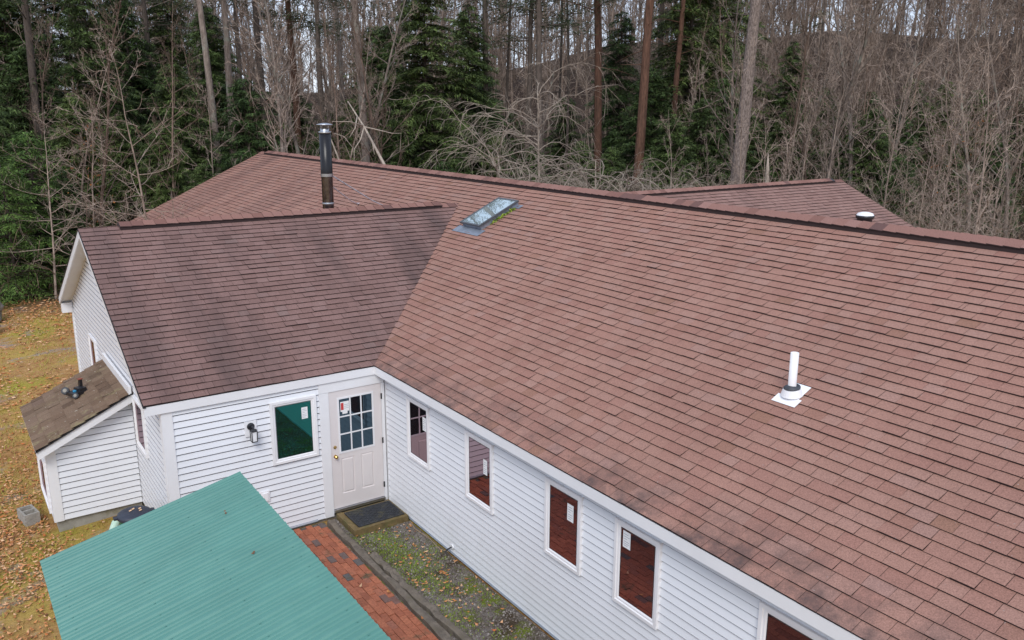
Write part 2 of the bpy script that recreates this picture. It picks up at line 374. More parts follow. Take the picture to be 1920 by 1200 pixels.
def slope(mb, E0, u, v, n, rows, ext, e=.1445, th=.019, mi=0, bi=1, wmin=.15, wmax=.33, di=1):
    """shingle courses laid as separate lifted tabs; ext(t) gives the (u0, u1) reach at slope distance t"""
    E0, u, v, n = map(np.array, (E0, u, v, n))
    for i in range(rows):
        t0, t1 = i*e, (i+1)*e
        a0, a1 = ext(t0); b0, b1 = ext(t1)
        if a1-a0 < .05: continue
        wob = rng.uniform(0, 6.28)
        x = a0-rng.uniform(0, .25)
        while x < max(a1, b1):
            w = rng.choice([rng.uniform(wmin, wmax), .225, .2, .25]); x1 = x+w
            if rng.random() < .05: x1 = x+rng.uniform(.03, .06)
            l, r = x+.002, x1-.002
            lb, rb = np.clip([l, r], a0, a1); lt, rt_ = np.clip([l, r], b0, b1)
            x = x1
            if rb-lb < .004 and rt_-lt < .004: continue
            j = rng.normal(0, .0015)+.003*math.sin(l*1.3+wob); h = th+rng.normal(0, .003)
            p = lambda U, T, H: E0+u*U+v*T+n*H
            A, B, C, D = p(lb, t0+j, h), p(rb, t0+j, h), p(rt_, t1+.02, .0005), p(lt, t1+.02, .0005)
            tn = float(np.clip(rng.normal(.5, .17), 0.01, .99))
            mb.face((A, B, C, D), mi, tn)
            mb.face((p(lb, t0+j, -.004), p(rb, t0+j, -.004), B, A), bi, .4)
    T = rows*e; a0, a1 = ext(0); b0, b1 = ext(T)
    p = lambda U, T_, H: E0+u*U+v*T_+n*H
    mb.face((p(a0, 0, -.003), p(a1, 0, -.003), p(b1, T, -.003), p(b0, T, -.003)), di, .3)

cB = 1/math.sqrt(1+SB*SB); cA = 1/math.sqrt(1+SA*SA)
LBs = (XR+OB)/cB; LAs = (YL+OA)/cA
nB = int(round(LBs/.1445)); eB = LBs/nB; nA = int(round(LAs/.1445)); eA = LAs/nA
XE2 = 2*XR+OB                                   # far eave of the main roof
vx = lambda z: -OB+(z-ZE)/SB                    # valley with the left wing
vx2 = lambda z: XE2-(z-ZE)/SB                   # valley with the right wing
mb = MB()
slope(mb, (-OB, 0, ZE), (0, 1, 0), (cB, 0, SB*cB), (-SB*cB, 0, cB), nB, lambda t: (YN, YE), eB)
slope(mb, (XE2, 0, ZE), (0, 1, 0), (-cB, 0, SB*cB), (SB*cB, 0, cB), nB, lambda t: (YN, YE), eB, wmin=.5, wmax=.9)
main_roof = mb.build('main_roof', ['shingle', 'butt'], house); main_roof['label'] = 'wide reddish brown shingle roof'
mb = MB()
slope(mb, (0, -OA, ZE), (1, 0, 0), (0, cA, SA*cA), (0, -SA*cA, cA), nA, lambda t: (XL, vx(ZE+SA*cA*t)), eA)
slope(mb, (0, 2*YL+OA, ZE), (1, 0, 0), (0, -cA, SA*cA), (0, SA*cA, cA), nA, lambda t: (XL, vx(ZE+SA*cA*t)), eA)
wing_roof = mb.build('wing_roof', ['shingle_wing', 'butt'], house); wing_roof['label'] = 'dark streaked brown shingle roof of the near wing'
mb = MB()
slope(mb, (0, Y2-YL-OA, ZE), (1, 0, 0), (0, cA, SA*cA), (0, -SA*cA, cA), nA, lambda t: (vx2(ZE+SA*cA*t), X2), eA)
slope(mb, (0, Y2+YL+OA, ZE), (1, 0, 0), (0, -cA, SA*cA), (0, SA*cA, cA), nA, lambda t: (vx2(ZE+SA*cA*t), X2), eA, wmin=.5, wmax=.9)
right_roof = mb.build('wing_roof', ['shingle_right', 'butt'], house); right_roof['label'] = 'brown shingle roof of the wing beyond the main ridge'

def ridge(name, p, q, s, vent=(0, 1), cap=(0, 1), w=.15, vh=.055):
    """ridge vent with overlapping cap shingles; s = slope"""
    p, q = np.array(p, float), np.array(q, float); L = np.linalg.norm(q-p); d = (q-p)/L
    side = np.array([-d[1], d[0], 0]); mb = MB()
    def strip(t0, t1, h0, h1, w, mi, tn, th):
        A, B = p+d*t0, p+d*t1; up = np.array([0, 0, 1.])
        for sg in (1, -1):
            o = side*sg*w-up*(w*s)
            top = [A+up*h0, B+up*h1, B+o+up*h1, A+o+up*h0]
            mb.face(top, mi, tn)
            mb.face([A+o+up*h0, B+o+up*h1, B+o+up*(h1-th), A+o+up*(h0-th)], 1, .4)
            mb.face([A+up*h0, A+o+up*h0, A+o+up*(h0-th), A+up*(h0-th)], 1, .4)
            mb.face([B+up*h1, B+o+up*h1, B+o+up*(h1-th), B+up*(h1-th)], 1, .4)
    v0, v1 = vent[0]*L, vent[1]*L
    t = cap[0]*L; k = 0
    while t < cap[1]*L-.02:
        e = min(t+.2, cap[1]*L); b = vh if v0 <= t+.05 < v1 else 0
        tn = float(np.clip(rng.choice([rng.normal(.3, .12), rng.normal(.72, .15), .7]), .02, .98))
        strip(t, e+.015, .028+b, .018+b, w, 0, tn, .012)
        t = e
    if v1 > v0: strip(v0, v1, .016+vh, .016+vh, w-.012, 2, .4, vh+.012)
    return mb.build(name, ['cap', 'butt', 'vent_black'], house)
ridge('ridge_cap', (XR, YE, ZR), (XR, YN, ZR), SB, (.02, .99), w=.16, vh=.062)
ridge('ridge_cap', (XL+.02, YL, ZL), (vx(ZL)+.02, YL, ZL), SA, (.082, .93), (.082, .985), w=.15)
ridge('ridge_cap', (X2, Y2, ZL), (vx2(ZL), Y2, ZL), SA, (.04, .98), (0, 1), w=.15)

# siding: lapped courses clipped to the wall outline
def siding(name, O, u, n, ext, z0, z1, e=.102, lap=.021, label=None, g=.019):
    """O wall origin, u along the wall, n outward; ext(z) -> (u0, u1)"""
    O, u, n = map(lambda a: np.array(a, float), (O, u, n)); mb = MB(); up = np.array([0, 0, 1.])
    z = z0
    while z < z1-.004:
        zt = min(z+e, z1); a0, a1 = ext(z); b0, b1 = ext(zt)
        P = lambda U, Z, H: O+u*U+up*Z+n*H
        zs = zt-g; c0_, c1_ = ext(zs)
        if a1-a0 > .01 and zs > z:
            mb.face((P(a0, z, lap), P(a1, z, lap), P(c1_, zs, .003), P(c0_, zs, .003)), 0)       # face of the board
            mb.face((P(a0, z, -.03), P(a1, z, -.03), P(a1, z, lap), P(a0, z, lap)), 0)             # underside of the lap
            mb.face((P(c0_, zs, .003), P(c1_, zs, .003), P(c1_, zs, -.03), P(c0_, zs, -.03)), 1)   # ledge inside the slot, its grey painting the shade under the lap
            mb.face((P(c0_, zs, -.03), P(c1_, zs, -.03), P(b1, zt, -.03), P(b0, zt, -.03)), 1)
        z = zt
    o = mb.build(name, ['vinyl', 'lap_shade'], house)
    if label: o['label'] = label
    return o
zT = ZE-.06
siding('wall', (0, 0, 0), (1, 0, 0), (0, -1, 0), lambda z: (XC, -1.1), 0, zT, label='white clapboard wall with the entry door')
siding('wall', (0, 0, 0), (0, 1, 0), (-1, 0, 0), lambda z: (YN+.3, 0), 0, zT-.04, label='white clapboard long wall with a row of narrow windows')
YF = 2*YL
gext = lambda z: (max(0, (z-zT)/SA), YF-max(0, (z-zT)/SA))
siding('wall', (XC, 0, 0), (0, 1, 0), (-1, 0, 0), gext, 0, ZL-.1, lap=.009, g=.03, label='white clapboard gable wall')
siding('wall', (0, YF, 0), (1, 0, 0), (0, 1, 0), lambda z: (XC, 0), 0, zT)
siding('wall', (0, 0, 0), (0, 1, 0), (-1, 0, 0), lambda z: (YF, YE-.3), 0, zT-.04)
mext = lambda z: (max(0, (z-zT)/SB), 2*XR-max(0, (z-zT)/SB))
siding('wall', (0, YE-.3, 0), (1, 0, 0), (0, 1, 0), mext, 0, ZR-.12)
siding('wall', (0, YN+.3, 0), (1, 0, 0), (0, -1, 0), mext, 0, ZR-.12)
siding('wall', (2*XR, 0, 0), (0, 1, 0), (1, 0, 0), lambda z: (YN+.3, YE-.3), 0, zT-.04)
r0, r1 = Y2-YL, Y2+YL
siding('wall', (0, r0, 0), (1, 0, 0), (0, -1, 0), lambda z: (2*XR, X2-.25), 0, zT)
siding('wall', (0, r1, 0), (1, 0, 0), (0, 1, 0), lambda z: (2*XR, X2-.25), 0, zT)
rext = lambda z: (r0+max(0, (z-zT)/SA), r1-max(0, (z-zT)/SA))
siding('wall', (X2-.25, 0, 0), (0, 1, 0), (1, 0, 0), rext, 0, ZL-.1)
# foundation band
mb = MB()
for a, b in (((XC+.03, .03, -.5), (-.03, YF-.03, -.004)), ((.03, YN+.34, -.5), (2*XR-.03, YE-.34, -.004)), ((2*XR+.03, r0+.04, -.5), (X2-.3, r1-.04, -.004))): mb.box(a, b)
mb.build('foundation', 'concrete', house)
# thin base flashing along the foot of the siding
mb = MB(); mb.box((-.022, YN+.3, -.016), (-.001, -.03, .022)); mb.box((XC, -.02, -.016), (-1.3, -.001, .02)); mb.build('base_flashing', 'base_blue', house)

# fascia, soffits, corner boards, rake boards
ft = .022
mb = MB()
zf1, zf0 = ZE-.012, ZE-HF-.004
mb.box((XL+.01, -OA+.004, zf0), (-OB+.004, -OA+.004+ft, zf1)); mb.box((-OB+.004, YN, zf0), (-OB+.004+ft, -OA+.003, zf1))
mb.box((XL+.01, YF+OA-.026, zf0), (-OB, YF+OA-.004, zf1)); mb.box((-OB+.004, YF+OA, zf0), (-OB+.026, YE, zf1))
mb.box((X2-.02, r0-OA, zf0), (2*XR+OB, r0-OA+ft, zf1)); mb.box((X2-.02, r1+OA-ft, zf0), (2*XR+OB, r1+OA, zf1)); mb.box((XE2-.026, YN, zf0), (XE2-.004, YE, zf1))
mb.build('fascia', 'trim', house)
mb = MB()
mb.box((XC, -OA+.026, zf0+.02), (-.01, -.016, zf0+.032)); mb.box((-OB+.028, YN+.3, zf0+.02), (-.016, -.02, zf0+.032))
mb.box((XC-.001, -.0165, zT-.075), (-.01, -.0015, zf0+.0185))
mb.build('soffit', 'trim', house)
mb = MB()   # gable overhang soffit of the left wing, both slopes, and rake boards
up = np.array([0, 0, 1.])
def rake_pieces(mb, xa, xb, yc, half, zc, s, th, off):
    """sloping slab under the roof from ridge (yc, zc) to both eaves between xa and xb"""
    for sg in (-1, 1):
        y1 = yc+sg*half
        P = [(xa, yc, zc-off), (xb, yc, zc-off), (xb, y1, zc-s*half-off), (xa, y1, zc-s*half-off)]
        mb.prism(P, (0, 0, -th))
rake_pieces(mb, XL+.026, XC-.001, YL, YL+OA-.03, ZL, SA, .012, .13)
mb.build('gable_soffit', 'soffit', house)
mb = MB(); rake_pieces(mb, XL+.002, XL+.024, YL, YL+OA-.006, ZL, SA, .15, .012); mb.build('rake_board', 'trim', house)
mb = MB(); rake_pieces(mb, X2-.024, X2-.002, Y2, YL+OA-.006, ZL, SA, .15, .012); mb.build('rake_board', 'trim', house)
for yy in (YE-.024, YN+.002):
    mb = MB()
    for sg in (-1, 1):
        x1 = XR+sg*(XR+OB-.03); mb.prism([(XR, yy, ZR-.012), (x1, yy, ZE+.002), (x1, yy+.022, ZE+.002), (XR, yy+.022, ZR-.012)], (0, 0, -.15))
    mb.build('rake_board', 'trim', house)
mb = MB(); rake_pieces(mb, XL-.012, XL+.03, YL, YL+OA+.012, ZL, SA, .008, .003); mb.build('drip_edge', 'vent_black', house)
mb = MB()   # boxed eave return at the far corner of the gable
mb.box((XL+.026, YF-.12, ZE-.34), (XC-.016, YF+OA-.004, ZE-.12)); mb.build('eave_return', 'trim', house)
mb = MB()
mb.box((XC-.016, -.026, -.002), (XC+.125, -.001, zT-.076)); mb.box((XC-.03, -.026, -.002), (XC-.0165, .11, zT-.02)); mb.build('corner_board', 'trim', house)
mb = MB(); mb.box((XC-.03, YF-.11, -.002), (XC-.001, YF+.02, zT-.2)); mb.build('corner_board', 'trim', house)
mb = MB(); mb.box((-.024, -.05, 0.023), (-.001, -.001, zT-.03)); mb.build('corner_board', 'trim', house)

# windows
def wframe(mb, P, w, h, fw, proud, mi=0, inner=.022):
    """rectangular frame with a raised outer casing and a bevelled inner sash; P(u, z, out)"""
    def ring(u0, z0, u1, z1, v0, w0, v1, w1, oa, ob):
        q = [((u0, z0), (v0, w0)), ((u1, z0), (v1, w0)), ((u1, z1), (v1, w1)), ((u0, z1), (v0, w1))]
        for i in range(4):
            (a, b), (c, d) = q[i], q[(i+1) % 4]
            mb.face((P(*a, oa), P(*c, oa), P(*d, ob), P(*b, ob)), mi)
    ring(0, 0, w, h, 0, 0, w, h, .001, proud)
    a = fw*.45; ring(0, 0, w, h, a, a, w-a, h-a, proud, proud)
    b = a+.008; ring(a, a, w-a, h-a, b, b, w-b, h-b, proud, proud-.012)
    c = fw*.8; ring(b, b, w-b, h-b, c, c, w-c, h-c, proud-.012, proud-.012)
    ring(c, c, w-c, h-c, fw, fw, w-fw, h-fw, proud-.012, inner)
def add_window(O, u, n, w, h, fw, gl, stick=None, label=None, proud=.048):
    O, u, n = map(lambda a: np.array(a, float), (O, u, n)); P = lambda a, z, o: O+u*a+up*z+n*o
    mb = MB(); wframe(mb, P, w, h, fw, proud)
    mb.face((P(-.012, -.014, .019), P(w+.012, -.014, .019), P(w+.012, -.001, .03), P(-.012, -.001, .03)), 0)
    win = mb.build('window', 'frame', house)
    if label: win['label'] = label
    mb = MB(); i = fw-.004; mb.face((P(i, i, .024), P(w-i, i, .024), P(w-i, h-i, .024), P(i, h-i, .024)))
    mb.build('pane', gl, win)
    mb = MB(); g = .006      # dark glazing gasket
    for a in ((fw, fw, w-fw, fw+g), (fw, h-fw-g, w-fw, h-fw), (fw, fw+g, fw+g, h-fw-g), (w-fw-g, fw+g, w-fw, h-fw-g)):
        mb.face((P(a[0], a[1], .0255), P(a[2], a[1], .0255), P(a[2], a[3], .0255), P(a[0], a[3], .0255)))
    mb.build('gasket', 'rubber', win)
    if stick:
        su, sz, sw, sh = stick; mb = MB()
        mb.face((P(su, sz, .0265), P(su+sw, sz, .0265), P(su+sw, sz+sh, .0265), P(su, sz+sh, .0265)), 0)
        for k, (zz, ww) in enumerate(((.8, .6), (.66, .75), (.52, .4), (.36, .7), (.24, .7), (.12, .5))):
            mb.face([P(su+sw*.12, sz+sh*zz, .0272), P(su+sw*(.12+ww), sz+sh*zz, .0272), P(su+sw*(.12+ww), sz+sh*(zz+.035), .0272), P(su+sw*.12, sz+sh*(zz+.035), .0272)], 1)
        mb.build('sticker', ['paper', 'ink'], win)
    return win
wt, wb, ww = 2.138, 1.114, .704
wh = wt-wb; fwB = .085
sticks = {-.815: (.5, .6, .11, .22), -2.585: (.46, .52, .1, .22), -4.481: (.43, .62, .12, .22), -5.782: (.12, .72, .12, .2), -7.779: None}
lab = {-.815: 'window nearest the door, mirroring it', -2.585: 'second window from the door', -4.481: 'third window from the door, red reflection and white sticker', -5.782: 'fourth window from the door, sticker at upper left', -7.779: 'wide window under the eave at the frame edge'}
for y in sticks:
    w = ww if y > -7 else 1.25
    add_window((0, y, wb), (0, -1, 0), (-1, 0, 0), w, wh, fwB, 'glass', sticks[y], lab[y])
add_window((-1.972, 0, 1.134), (1, 0, 0), (0, -1, 0), .743, 1.02, .085, 'glass_teal', (.5, .66, .1, .19), 'teal tinted window beside the wall lantern')
add_window((XC, 6.28, 1.2), (0, -1, 0), (-1, 0, 0), .72, .9, .085, 'glass', None, 'gable window behind the lean-to')
add_window((XC, 2.03, 1.15), (0, -1, 0), (-1, 0, 0), .72, .85, .085, 'glass', None, 'gable window in front of the lean-to')

# entry door in the inner corner
XD, ZD = -.1, .113
mb = MB()
x0, x1, z1 = XD-.914, XD, ZD+2.03
mb.box((x0-.16, -.03, .0), (x0-.004, -.001, z1+.0)); mb.box((x1+.004, -.03, .024), (x1+.058, -.001, z1)); mb.box((x0-.16, -.03, z1+.004), (x1+.058, -.001, zT-.078))
mb.build('door_casing', 'trim', house)
door = MB(); 
gx0, gx1, gz0, gz1 = x0+.17, x1-.17, ZD+.98, ZD+1.88
def slab(mb, yo):
    # stiles and rails round the glazed opening and two raised lower panels
    def q(a, b, c, d, o=0, mi=0): mb.box((a, yo, b), (c, -.001, d), mi)
    q(x0, ZD, gx0, z1); q(gx1, ZD, x1, z1); q(gx0, gz1, gx1, z1); q(gx0, ZD, gx1, ZD+.24); q(gx0, ZD+.86, gx1, gz0)
    mid = (gx0+gx1)/2; q(mid-.06, ZD+.24, mid+.06, ZD+.86)
    for a, b in ((gx0, mid-.06), (mid+.06, gx1)):
        zA, zB = ZD+.24, ZD+.86; m = .035; y0 = yo
        def P(u, z, o): return (u, yo+o, z)
        ring = [((a, zA), (b, zA), (b, zB), (a, zB)), ((a+.012, zA+.012), (b-.012, zA+.012), (b-.012, zB-.012), (a+.012, zB-.012)), ((a+m, zA+m), (b-m, zA+m), (b-m, zB-m), (a+m, zB-m))]
        offs = [0, .012, .001]
        for k in range(2):
            for i in range(4):
                A, B = ring[k][i], ring[k][(i+1) % 4]; C, D = ring[k+1][(i+1) % 4], ring[k+1][i]
                mb.face((P(*A, offs[k]), P(*B, offs[k]), P(*C, offs[k+1]), P(*D, offs[k+1])))
        mb.face([P(*p, .001) for p in ring[2]])
slab(door, -.017)
dr = door.build('door', 'door', house); dr['label'] = 'off-white entry door with nine glass panes'
mb = MB(); t = .03; yo = -.026
mb.box((gx0-t, yo, gz0-t), (gx1+t, -.0175, gz0)); mb.box((gx0-t, yo, gz1), (gx1+t, -.0175, gz1+t)); mb.box((gx0-t, yo, gz0), (gx0, -.0175, gz1)); mb.box((gx1, yo, gz0), (gx1+t, -.0175, gz1))
for k in (1, 2):
    xx = gx0+(gx1-gx0)*k/3; mb.box((xx-.011, yo+.002, gz0), (xx+.011, -.015, gz1))
    zz = gz0+(gz1-gz0)*k/3
    for j in range(3):
        a = gx0+(gx1-gx0)*j/3+(.011 if j else 0); b = gx0+(gx1-gx0)*(j+1)/3-(.011 if j < 2 else 0); mb.box((a, yo+.003, zz-.011), (b, -.015, zz+.011))
mb.build('muntin_grid', 'trim', dr)
mb = MB(); mb.face(((gx0, -.0165, gz0), (gx1, -.0165, gz0), (gx1, -.0165, gz1), (gx0, -.0165, gz1))); mb.build('pane', 'glass_door', dr)
mb = MB(); sx, sz = gx0+.025, gz1-.05
mb.face([(sx, -.0175, sz-.17), (sx+.02+.13, -.0175, sz-.17), (sx+.15, -.0175, sz), (sx, -.0175, sz)], 0); mb.face([(sx+.03, -.0175, sz-.21), (sx+.12, -.0175, sz-.21), (sx+.12, -.0175, sz-.17), (sx+.03, -.0175, sz-.17)], 0)
mb.face([(sx+.008, -.0182, sz-.14), (sx+.055, -.0182, sz-.14), (sx+.055, -.0182, sz-.02), (sx+.008, -.0182, sz-.02)], 1)
for k in range(3): mb.face([(sx+.065, -.0182, sz-.06-.03*k), (sx+.14, -.0182, sz-.06-.03*k), (sx+.14, -.0182, sz-.052-.03*k), (sx+.065, -.0182, sz-.052-.03*k)], 2)
mb.build('sticker', ['paper', 'red', 'ink'], dr)
mb = MB()
for zz, rr in ((ZD+.92, .03),): mb.tube([(x0+.07, -.017, zz), (x0+.07, -.026, zz)], rr, 16)
mb.tube([(x0+.07, -.026, ZD+.92), (x0+.07, -.05, ZD+.92), (x0+.07, -.056, ZD+.92), (x0+.07, -.075, ZD+.92), (x0+.07, -.085, ZD+.92)], [.012, .014, .028, .03, .018], 16)
mb.build('knob', 'brass', dr, smooth=False)
mb = MB(); mb.tube([(x0+.07, -.017, ZD+1.08), (x0+.07, -.026, ZD+1.08), (x0+.07, -.0265, ZD+1.08), (x0+.07, -.036, ZD+1.08)], [.028, .028, .02, .014], 16); mb.build('deadbolt', 'brass', dr)
for zz in (ZD+.22, ZD+1.02, ZD+1.8):
    mb = MB(); mb.box((x1-.012, -.036, zz-.05), (x1+.014, -.0305, zz+.05)); mb.build('hinge', 'black_metal', dr)
mb = MB(); mb.box((x0-.002, -.06, ZD-.05), (x1+.003, -.001, ZD-.006)); mb.build('door_sill', 'steel', house)

# outlet box and garden tap
mb = MB(); mb.box((-2.2, -.03, .55), (-2.06, -.012, .74)); mb.box((-2.17, -.05, .58), (-2.09, -.0305, .71)); mb.build('outlet_box', 'white_plastic', house)
mb = MB(); mb.tube([(-.012, -2.15, .1), (-.03, -2.15, .1)], .04, 12); mb.tube([(-.03, -2.15, .1), (-.12, -2.16, .085), (-.15, -2.165, .05)], .012, 8, 1)
mb.build('garden_tap', ['white_plastic', 'black_metal'], house)

# skylight on the main slope
def pB(x, y, h=0):    # point on the main slope, lifted along its normal
    return np.array([x, y, ZE+SB*(x+OB)])+h*np.array([-SB*cB, 0, cB])
sx0, sx1, sy0, sy1 = 3.32, 4.3, 2.22, 2.98
def slab_on(mb, x0, x1, y0, y1, h0, h1, mi=0):
    a = [pB(x0, y0, h0), pB(x1, y0, h0), pB(x1, y1, h0), pB(x0, y1, h0)]; b = [pB(x0, y0, h1), pB(x1, y0, h1), pB(x1, y1, h1), pB(x0, y1, h1)]
    k = len(mb.v); mb.v += [tuple(p) for p in a+b]
    for q in ((3, 2, 1, 0), (4, 5, 6, 7), (0, 1, 5, 4), (1, 2, 6, 5), (2, 3, 7, 6), (3, 0, 4, 7)): mb.f.append(tuple(k+i for i in q)); mb.m.append(mi); mb.t.append(.5)
mb = MB(); slab_on(mb, sx0+.03, sx1-.02, sy0+.03, sy1-.03, .0, .1, 0)
for a in ((sx0, sx0+.035, sy0, sy1), (sx1-.04, sx1, sy0, sy1), (sx0+.035, sx1-.04, sy0, sy0+.045), (sx0+.035, sx1-.04, sy1-.045, sy1)): slab_on(mb, *a, .1005, .135, 1)
sk = mb.build('skylight', ['flash', 'frame_blue'], house)
mb = MB(); slab_on(mb, sx0+.035, sx1-.04, sy0+.045, sy1-.045, .101, .126); mb.build('pane', 'glass_sky', sk)
mb = MB(); slab_on(mb, sx0-.17, sx0+.028, sy0-.12, sy1+.12, .016, .021); mb.build('flashing', 'flash', sk)
mb = MB(); slab_on(mb, sx1-.12, sx1-.0, sy0-.1, sy0+.02, .016, .021); mb.build('flashing', 'flash', sk)
mb = MB(); Q = []
for k in range(160):
    x = rng.uniform(sx0+.25, sx1-.15); y = sy0+.02+rng.normal(0, .02); p = pB(x, y, rng.uniform(.012, .04)); d = rng.normal(0, .02, (4, 3)); Q.append(p+d)
mb.quads(np.array(Q), 0, rng.random(160)); mb.build('moss', 'mossblade', sk)

# plumbing vent pipe
bx, by = 1.8, -6.57
base = pB(bx, by)
mb = MB(); slab_on(mb, bx-.13, bx-.01, by-.16, by+.15, .017, .022); slab_on(mb, bx-.0095, bx+.2, by-.12, by+.12, .017, .022)
vp = mb.build('vent_pipe_flashing', 'white_plastic', house)
mb = MB(); nrm = np.array([-SB*cB, 0, cB]); b0 = pB(bx+.03, by, .02)
mb.tube([b0, b0+nrm*.03+up*.05], [.125, .094], 24); mb.build('flashing_cone', 'white_plastic', vp)
mb = MB(); c0 = b0+nrm*.03+up*.05; mb.tube([c0-nrm*.004, c0+nrm*.006, c0+up*.03], [.096, .09, .048], 24); mb.build('rubber_boot', 'rubber', vp, True)
mb = MB(); mb.lathe(c0, [(.046, 0), (.046, .41), (.038, .41), (.038, .15), (0.001, .15)], 24); mb.build('vent_pipe', 'white_plastic', vp, True)

# stove pipe behind the left wing ridge
cx, cy = 1.09, 4.72
zr_ = max(ZE+SB*(cx+OB), 0)
wz = ZL-SA*(cy-YL)
b = np.array([cx, cy, wz-.1])
mb = MB(); mb.lathe(b, [(.118, 0), (.118, 1.02)], 28)
sp = mb.build('stove_pipe', 'pipe_shiny', house, True)
mb = MB(); mb.lathe(b, [(.122, 1.02), (.122, 1.9), (.11, 1.9)], 28); mb.build('upper_section', 'pipe_dark', sp, True)
mb = MB(); mb.lathe(b, [(.129, 1.0), (.129, 1.06)], 28); mb.lathe(b, [(.124, .42), (.127, .43), (.127, .45), (.124, .46)], 28); mb.lathe(b, [(.128, 1.885), (.13, 1.9), (.13, 1.915), (.11, 1.92)], 28); mb.build('band', 'steel', sp, True)
mb = MB(); mb.lathe(b, [(.09, 1.91), (.09, 1.985), (.001, 1.985)], 28)
for k in range(4): w = k*PI/2+.4; mb.tube([b+np.array([.1*math.cos(w), .1*math.sin(w), 1.97]), b+np.array([.1*math.cos(w), .1*math.sin(w), 2.05])], .009, 6)
mb.lathe(b, [(.001, 2.04), (.165, 2.045), (.165, 2.062), (.06, 2.085), (.001, 2.088)], 28); mb.build('rain_cap', 'steel', sp, True)
def on_main(px, py):
    d = at(px, py, 1)-CAM; t = (ZE+SB*(CAM[0]+OB)-CAM[2])/(d[2]-SB*d[0]); return CAM+d*t
for e in ((728, 391), (672, 384)):
    q = on_main(*e)+up*.02; mb = MB(); s0 = b+np.array([.1, .05, 1.03 if e[0] > 700 else .8]); m_ = s0+(q-s0)*.7-up*.05
    mb.tube([s0, m_, q], .016, 8); mb.tube([q-up*.01, q+up*.03], .035, 8); mb.build('brace', 'zinc', sp)

# round-topped attic vent on the right wing
v = at(1620, 424, 1.0)-CAM; k = (ZL-SA*Y2*0-CAM[2])
tt = (ZL+SA*(CAM[1]-Y2)-CAM[2])/(v[2]-SA*v[1]); pv = CAM+v*tt
mb = MB(); mb.lathe(pv, [(.2, -.12), (.2, .2), (.24, .22), (.25, .3), (.22, .31)], 20, 0); mb.lathe(pv, [(.235, .305), (.2, .36), (.1, .39), (.001, .395)], 20, 1); mb.build('attic_vent', ['black_metal', 'white_plastic'], house, True)

# ---------------------------------------------------------------- wall lantern
lan = empty('wall_lantern', (-2.29, -.012, 1.8), 'small black wall lantern on a white block beside the window', 'wall lamp')
mb = MB(); mb.box((-2.37, -.034, 1.69), (-2.19, -.0135, 1.93)); mb.build('mounting_block', 'white_plastic', lan)
mb = MB(); mb.tube([(-2.28, -.0345, 1.85), (-2.28, -.05, 1.85), (-2.28, -.06, 1.85)], [.058, .055, .03], 20); mb.tube([(-2.28, -.055, 1.85), (-2.275, -.1, 1.865), (-2.27, -.12, 1.85), (-2.27, -.13, 1.815)], .014, 8)
mb.prism([(-2.315, -.175, 1.8), (-2.225, -.175, 1.8), (-2.225, -.085, 1.8), (-2.315, -.085, 1.8)], (0, 0, .012)); mb.lathe((-2.27, -.13, 1.812), [(.06, 0), (.03, .022), (.008, .03)], 4)
for sx_ in (-.042, .042):
    for sy_ in (-.042, .042): mb.tube([(-2.27+sx_, -.13+sy_, 1.8), (-2.27+sx_*.9, -.13+sy_*.9, 1.645)], .007, 5)
mb.prism([(-2.312, -.172, 1.633), (-2.228, -.172, 1.633), (-2.228, -.088, 1.633), (-2.312, -.088, 1.633)], (0, 0, .01)); mb.build('lantern_frame', 'black_metal', lan)
mb = MB(); mb.box((-2.303, -.163, 1.645), (-2.237, -.097, 1.799)); mb.build('lantern_glass', 'white_plastic', lan)

# ---------------------------------------------------------------- lean-to cellar entry at the gable
lt = empty('cellar_entry', (-4.2, 3.3, -.2), 'small white lean-to with a mossy brown shingle roof against the gable', 'lean-to')
lx0, lx1, ly0, ly1 = -4.83, XC-.012, 2.33, 4.3
rz = lambda x: 2.03+.472*(x-(-3.5))
def lsid(O, u, n, ext, z0, z1, name='wall'):
    global house
    h = house; house = lt
    o = siding(name, O, u, n, ext, z0, z1, e=.105); house = h; return o
lsid((0, ly0, 0), (1, 0, 0), (0, -1, 0), lambda z: (max(lx0, -3.5+(z+.15-2.03)/.472), lx1), 0, rz(lx1)-.16)
lsid((0, ly1, 0), (1, 0, 0), (0, 1, 0), lambda z: (max(lx0, -3.5+(z+.15-2.03)/.472), lx1), 0, rz(lx1)-.16)
lsid((lx0, 0, 0), (0, 1, 0), (-1, 0, 0), lambda z: (ly0, ly1), 0, rz(lx0)-.12)
mb = MB(); cl = 1/math.sqrt(1+.472**2)
slope(mb, (-4.99, 0, rz(-4.99)), (0, 1, 0), (cl, 0, .472*cl), (-.472*cl, 0, cl), 8, lambda t: (2.1, 4.5), e=(1.49-.03)/cl/8, th=.02, wmin=.2, wmax=.34)
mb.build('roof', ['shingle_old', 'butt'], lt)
mb = MB()
for ya, yb in ((2.115, 2.14), (4.46, 4.485)): mb.prism([(-4.975, ya, rz(-4.975)-.012), (XC-.032, ya, rz(XC-.032)-.012), (XC-.032, yb, rz(XC-.032)-.012), (-4.975, yb, rz(-4.975)-.012)], (0, 0, -.15))
mb.box((-4.975, 2.141, rz(-4.975)-.155), (-4.955, 4.459, rz(-4.975)-.015))
mb.prism([(-4.95, 2.142, rz(-4.95)-.14), (XC-.04, 2.142, rz(XC-.04)-.14), (XC-.04, 2.312, rz(XC-.04)-.14), (-4.95, 2.312, rz(-4.95)-.14)], (0, 0, -.01)); mb.build('fascia', 'trim', lt)
mb = MB(); mb.prism([(-5.0, 2.09, rz(-5.0)-.003), (XC-.03, 2.09, rz(XC-.03)-.003), (XC-.03, 2.113, rz(XC-.03)-.003), (-5.0, 2.113, rz(-5.0)-.003)], (0, 0, -.02)); mb.build('drip_edge', 'vent_black', lt)
